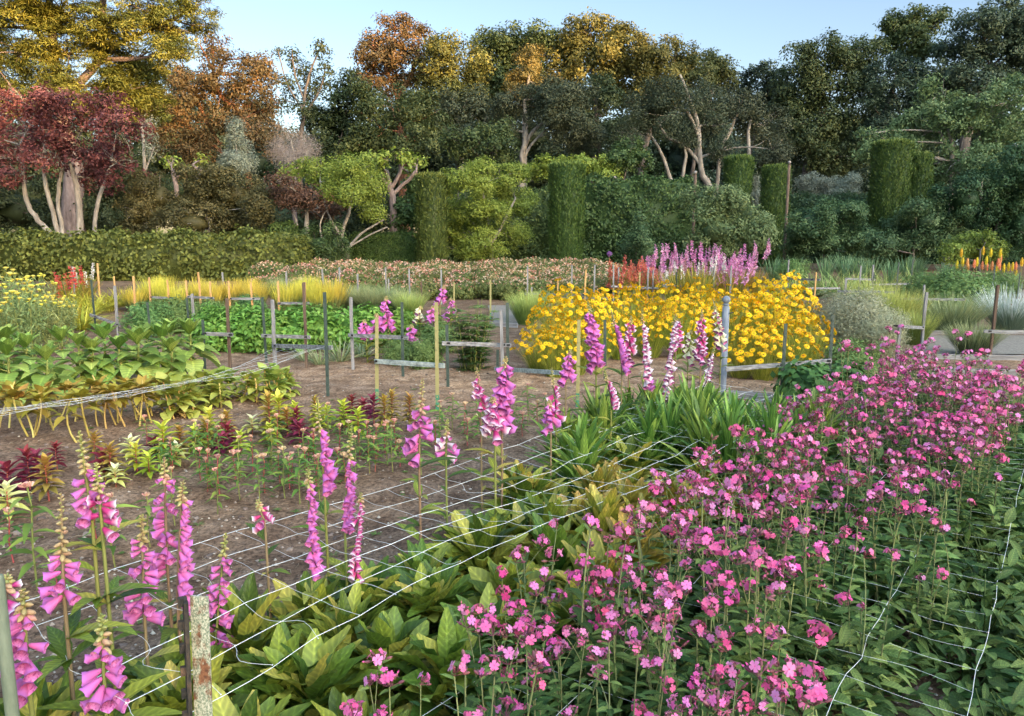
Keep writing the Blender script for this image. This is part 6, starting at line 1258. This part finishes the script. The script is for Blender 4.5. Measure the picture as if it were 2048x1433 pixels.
# rusty T post in front, green post at the edge
def rust_mat():
    m, nt, b, out = base_mat('flaking_green_paint_and_rust'); tc = _n(nt, 'ShaderNodeTexCoord')
    def nz(s, d=6, st=(1, 1, 1)):
        mp = _n(nt, 'ShaderNodeMapping'); mp.inputs['Scale'].default_value = st; nt.links.new(tc.outputs['Object'], mp.inputs['Vector'])
        z = _n(nt, 'ShaderNodeTexNoise'); z.inputs['Scale'].default_value = s; z.inputs['Detail'].default_value = d; z.inputs['Roughness'].default_value = .7; nt.links.new(mp.outputs['Vector'], z.inputs['Vector']); return z.outputs['Fac']
    paint = ramp(nt, [(0.16, 0.21, 0.14), (0.36, 0.38, 0.26), (0.60, 0.58, 0.44)], nz(260, 3, (1, 1, .7)), [.40, .5, .6])
    rust = ramp(nt, [(0.05, 0.02, 0.012), (0.20, 0.08, 0.035), (0.36, 0.17, 0.08)], nz(90, 6), [.3, .5, .7])
    mx = _n(nt, 'ShaderNodeMix'); mx.data_type = 'RGBA'; mr = ramp(nt, [(0, 0, 0), (1, 1, 1)], nz(26, 5, (1, 1, .5)), [.52, .60])
    nt.links.new(mr, mx.inputs[0]); nt.links.new(paint, mx.inputs[6]); nt.links.new(rust, mx.inputs[7]); nt.links.new(mx.outputs[2], b.inputs['Base Color']); b.inputs['Roughness'].default_value = .75
    bp_ = _n(nt, 'ShaderNodeBump'); bp_.inputs['Strength'].default_value = .5; bp_.inputs['Distance'].default_value = .003; nt.links.new(nz(60), bp_.inputs['Height']); nt.links.new(bp_.outputs['Normal'], b.inputs['Normal']); return m
RUST = rust_mat()
DARKRUST = noisemat('dark_rusted_steel', [(0.015, 0.018, 0.016), (0.06, 0.05, 0.04), (0.17, 0.10, 0.06)], (50, 50, 20), .8, .6)
D0 = 1.63; top = W(366, 1192, D0)
o = thing('steel_post', 'rusty steel T post with flaking pale green paint in the near foreground', 'post', (top.x, D0, 0)); o.rotation_euler = (0, .03, 0)
g = Geo(); H = top.z; g.box((.011, 0, H / 2 - .05), (.020, .0028, H / 2 + .05)); part('painted_flange', g, RUST, o, smooth=False)
g = Geo(); g.box((-.014, -.016, H / 2 - .052), (.0045, .020, H / 2 + .05), rz=.5)
for z in np.arange(.08, H, .055): g.box((-.020, -.026, z), (.006, .006, .010), rz=.5)
part('studded_web', g, DARKRUST, o, smooth=False)
D1 = 1.72; top = W(-6, 1152, D1)
o = thing('steel_post', 'smooth grey green painted post cut by the left edge', 'post', (top.x, D1, 0)); g = Geo(); g.lathe([(.0165, -.05), (.0145, top.z - .01), (.012, top.z), (.0005, top.z + .003)], 14); part('shaft', g, noisemat('grey_green_paint', [(0.09, 0.115, 0.08), (0.16, 0.19, 0.13), (0.24, 0.27, 0.19)], (20, 20, 5), .5, .1), o); g = Geo(); g.lathe([(.0158, .44), (.0172, .445), (.0172, .455), (.0156, .46)], 14); part('band', g, TWINE, o)
# nets
CORD = leafmat('white_net_cord', [(0.72, 0.74, 0.74), (0.82, 0.84, 0.84)], trans=0, rough=.5, vv=.08, hv=0)
def net(label, fn, nu, nv, rad, wav, name='plastic_net', bunch=0, clips=True):
    g = Geo(); P = np.zeros((nu + 1, nv + 1, 3))
    for i in range(nu + 1):
        for j in range(nv + 1): P[i, j] = np.array(tuple(fn(i / nu, j / nv)))
    for j in range(nv + 1):                       # long cords
        q = P[:, j] + rng.normal(size=(nu + 1, 3)) * .004; g.tube(smooth_path(q, 2), rad, 4, 0, rng.random(), False)
    for i in range(nu + 1):                       # short cords, wavy
        rows = [P[i, 0]]
        for j in range(nv):
            m = (P[i, j] + P[i, j + 1]) / 2 + np.array([rng.normal() * wav, rng.normal() * wav, -abs(rng.normal()) * wav * .8 + wav * .5]); rows += [m, P[i, j + 1]]
        g.tube(smooth_path(rows, 3), rad * .6, 4, 0, rng.random(), False)
        for j in range(nv + 1):
            g.blob(P[i, j], rad * 1.7, 0, .9, 5, 0)
    return solo(name, g, CORD, label, 'net')
def n1(a, b):
    t = -.40 + a * 5.35; s = b * .92; p = net_x(t, s + .03 * math.sin(t * 1.7)); z = .475 + .022 * math.sin(t * 2.1 + b * 2) - .05 * math.sin(PI * b) * .5 - .012 * t
    return (p.x, p.y, z)
net('white plastic support net stretched over the foxglove bed', n1, 33, 5, .00115, .016)
def n2(a, b):
    t = -1.9 + a * 7.2; p = camp_at(t, -.05 + b * 1.32); return (p.x, p.y, .25 + .02 * math.sin(t * 2 + b * 3))
net('white plastic support net half hidden among the red campions', n2, 44, 4, .0009, .014)
A0, B0 = W(-60, 840, 4.9), W(552, 697, 9.6); A1, B1 = W(-60, 829, 4.95), W(656, 697, 7.9)
def n3(a, b):
    A = A0.lerp(A1, b); B = B0.lerp(B1, b); p = A.lerp(B, a ** .8); p = p + (A0.lerp(B0, a ** .8) * .5 + A1.lerp(B1, a ** .8) * .5 - p) * (.75 * (1 - a) ** .6); sag = -.10 * math.sin(PI * a) + .02 * math.sin(9 * a + 5 * b); return (p.x + .02 * math.sin(11 * a + b * 7), p.y, p.z + sag)
net('slack white net bunched into a rope along the sunflower bed', n3, 34, 5, .0010, .012)
# timber edging
TIM = noisemat('edging_timber', [(0.13, 0.12, 0.115), (0.26, 0.25, 0.24), (0.38, 0.36, 0.34)], (3, 30, 30), .85, .5)
def board(label, u0, v0, u1, v1, h=.07, th=.02):
    a, b_ = gnd(u0, v0), gnd(u1, v1); d = b_ - a; g = Geo(); g.box((0, 0, h / 2), (d.length / 2, th, h / 2)); m = (a + b_) / 2
    return solo('timber_edging', g, TIM, label, 'board', (m.x, m.y, 0), math.atan2(d.y, d.x), smooth=False)
board('grey timber edging board in front of the gravel path', 1830, 718, 2200, 724)
board('timber edging board behind the gravel path', 1838, 670, 2200, 668)
board('long timber edging board at the near side of the right beds', 1855, 748, 2250, 756)
board('timber edging board beside the middle path', 980, 652, 1035, 656, .08)
board('short dark timber board at the foot of the ball topped post', 1462, 797, 1575, 808, .08)
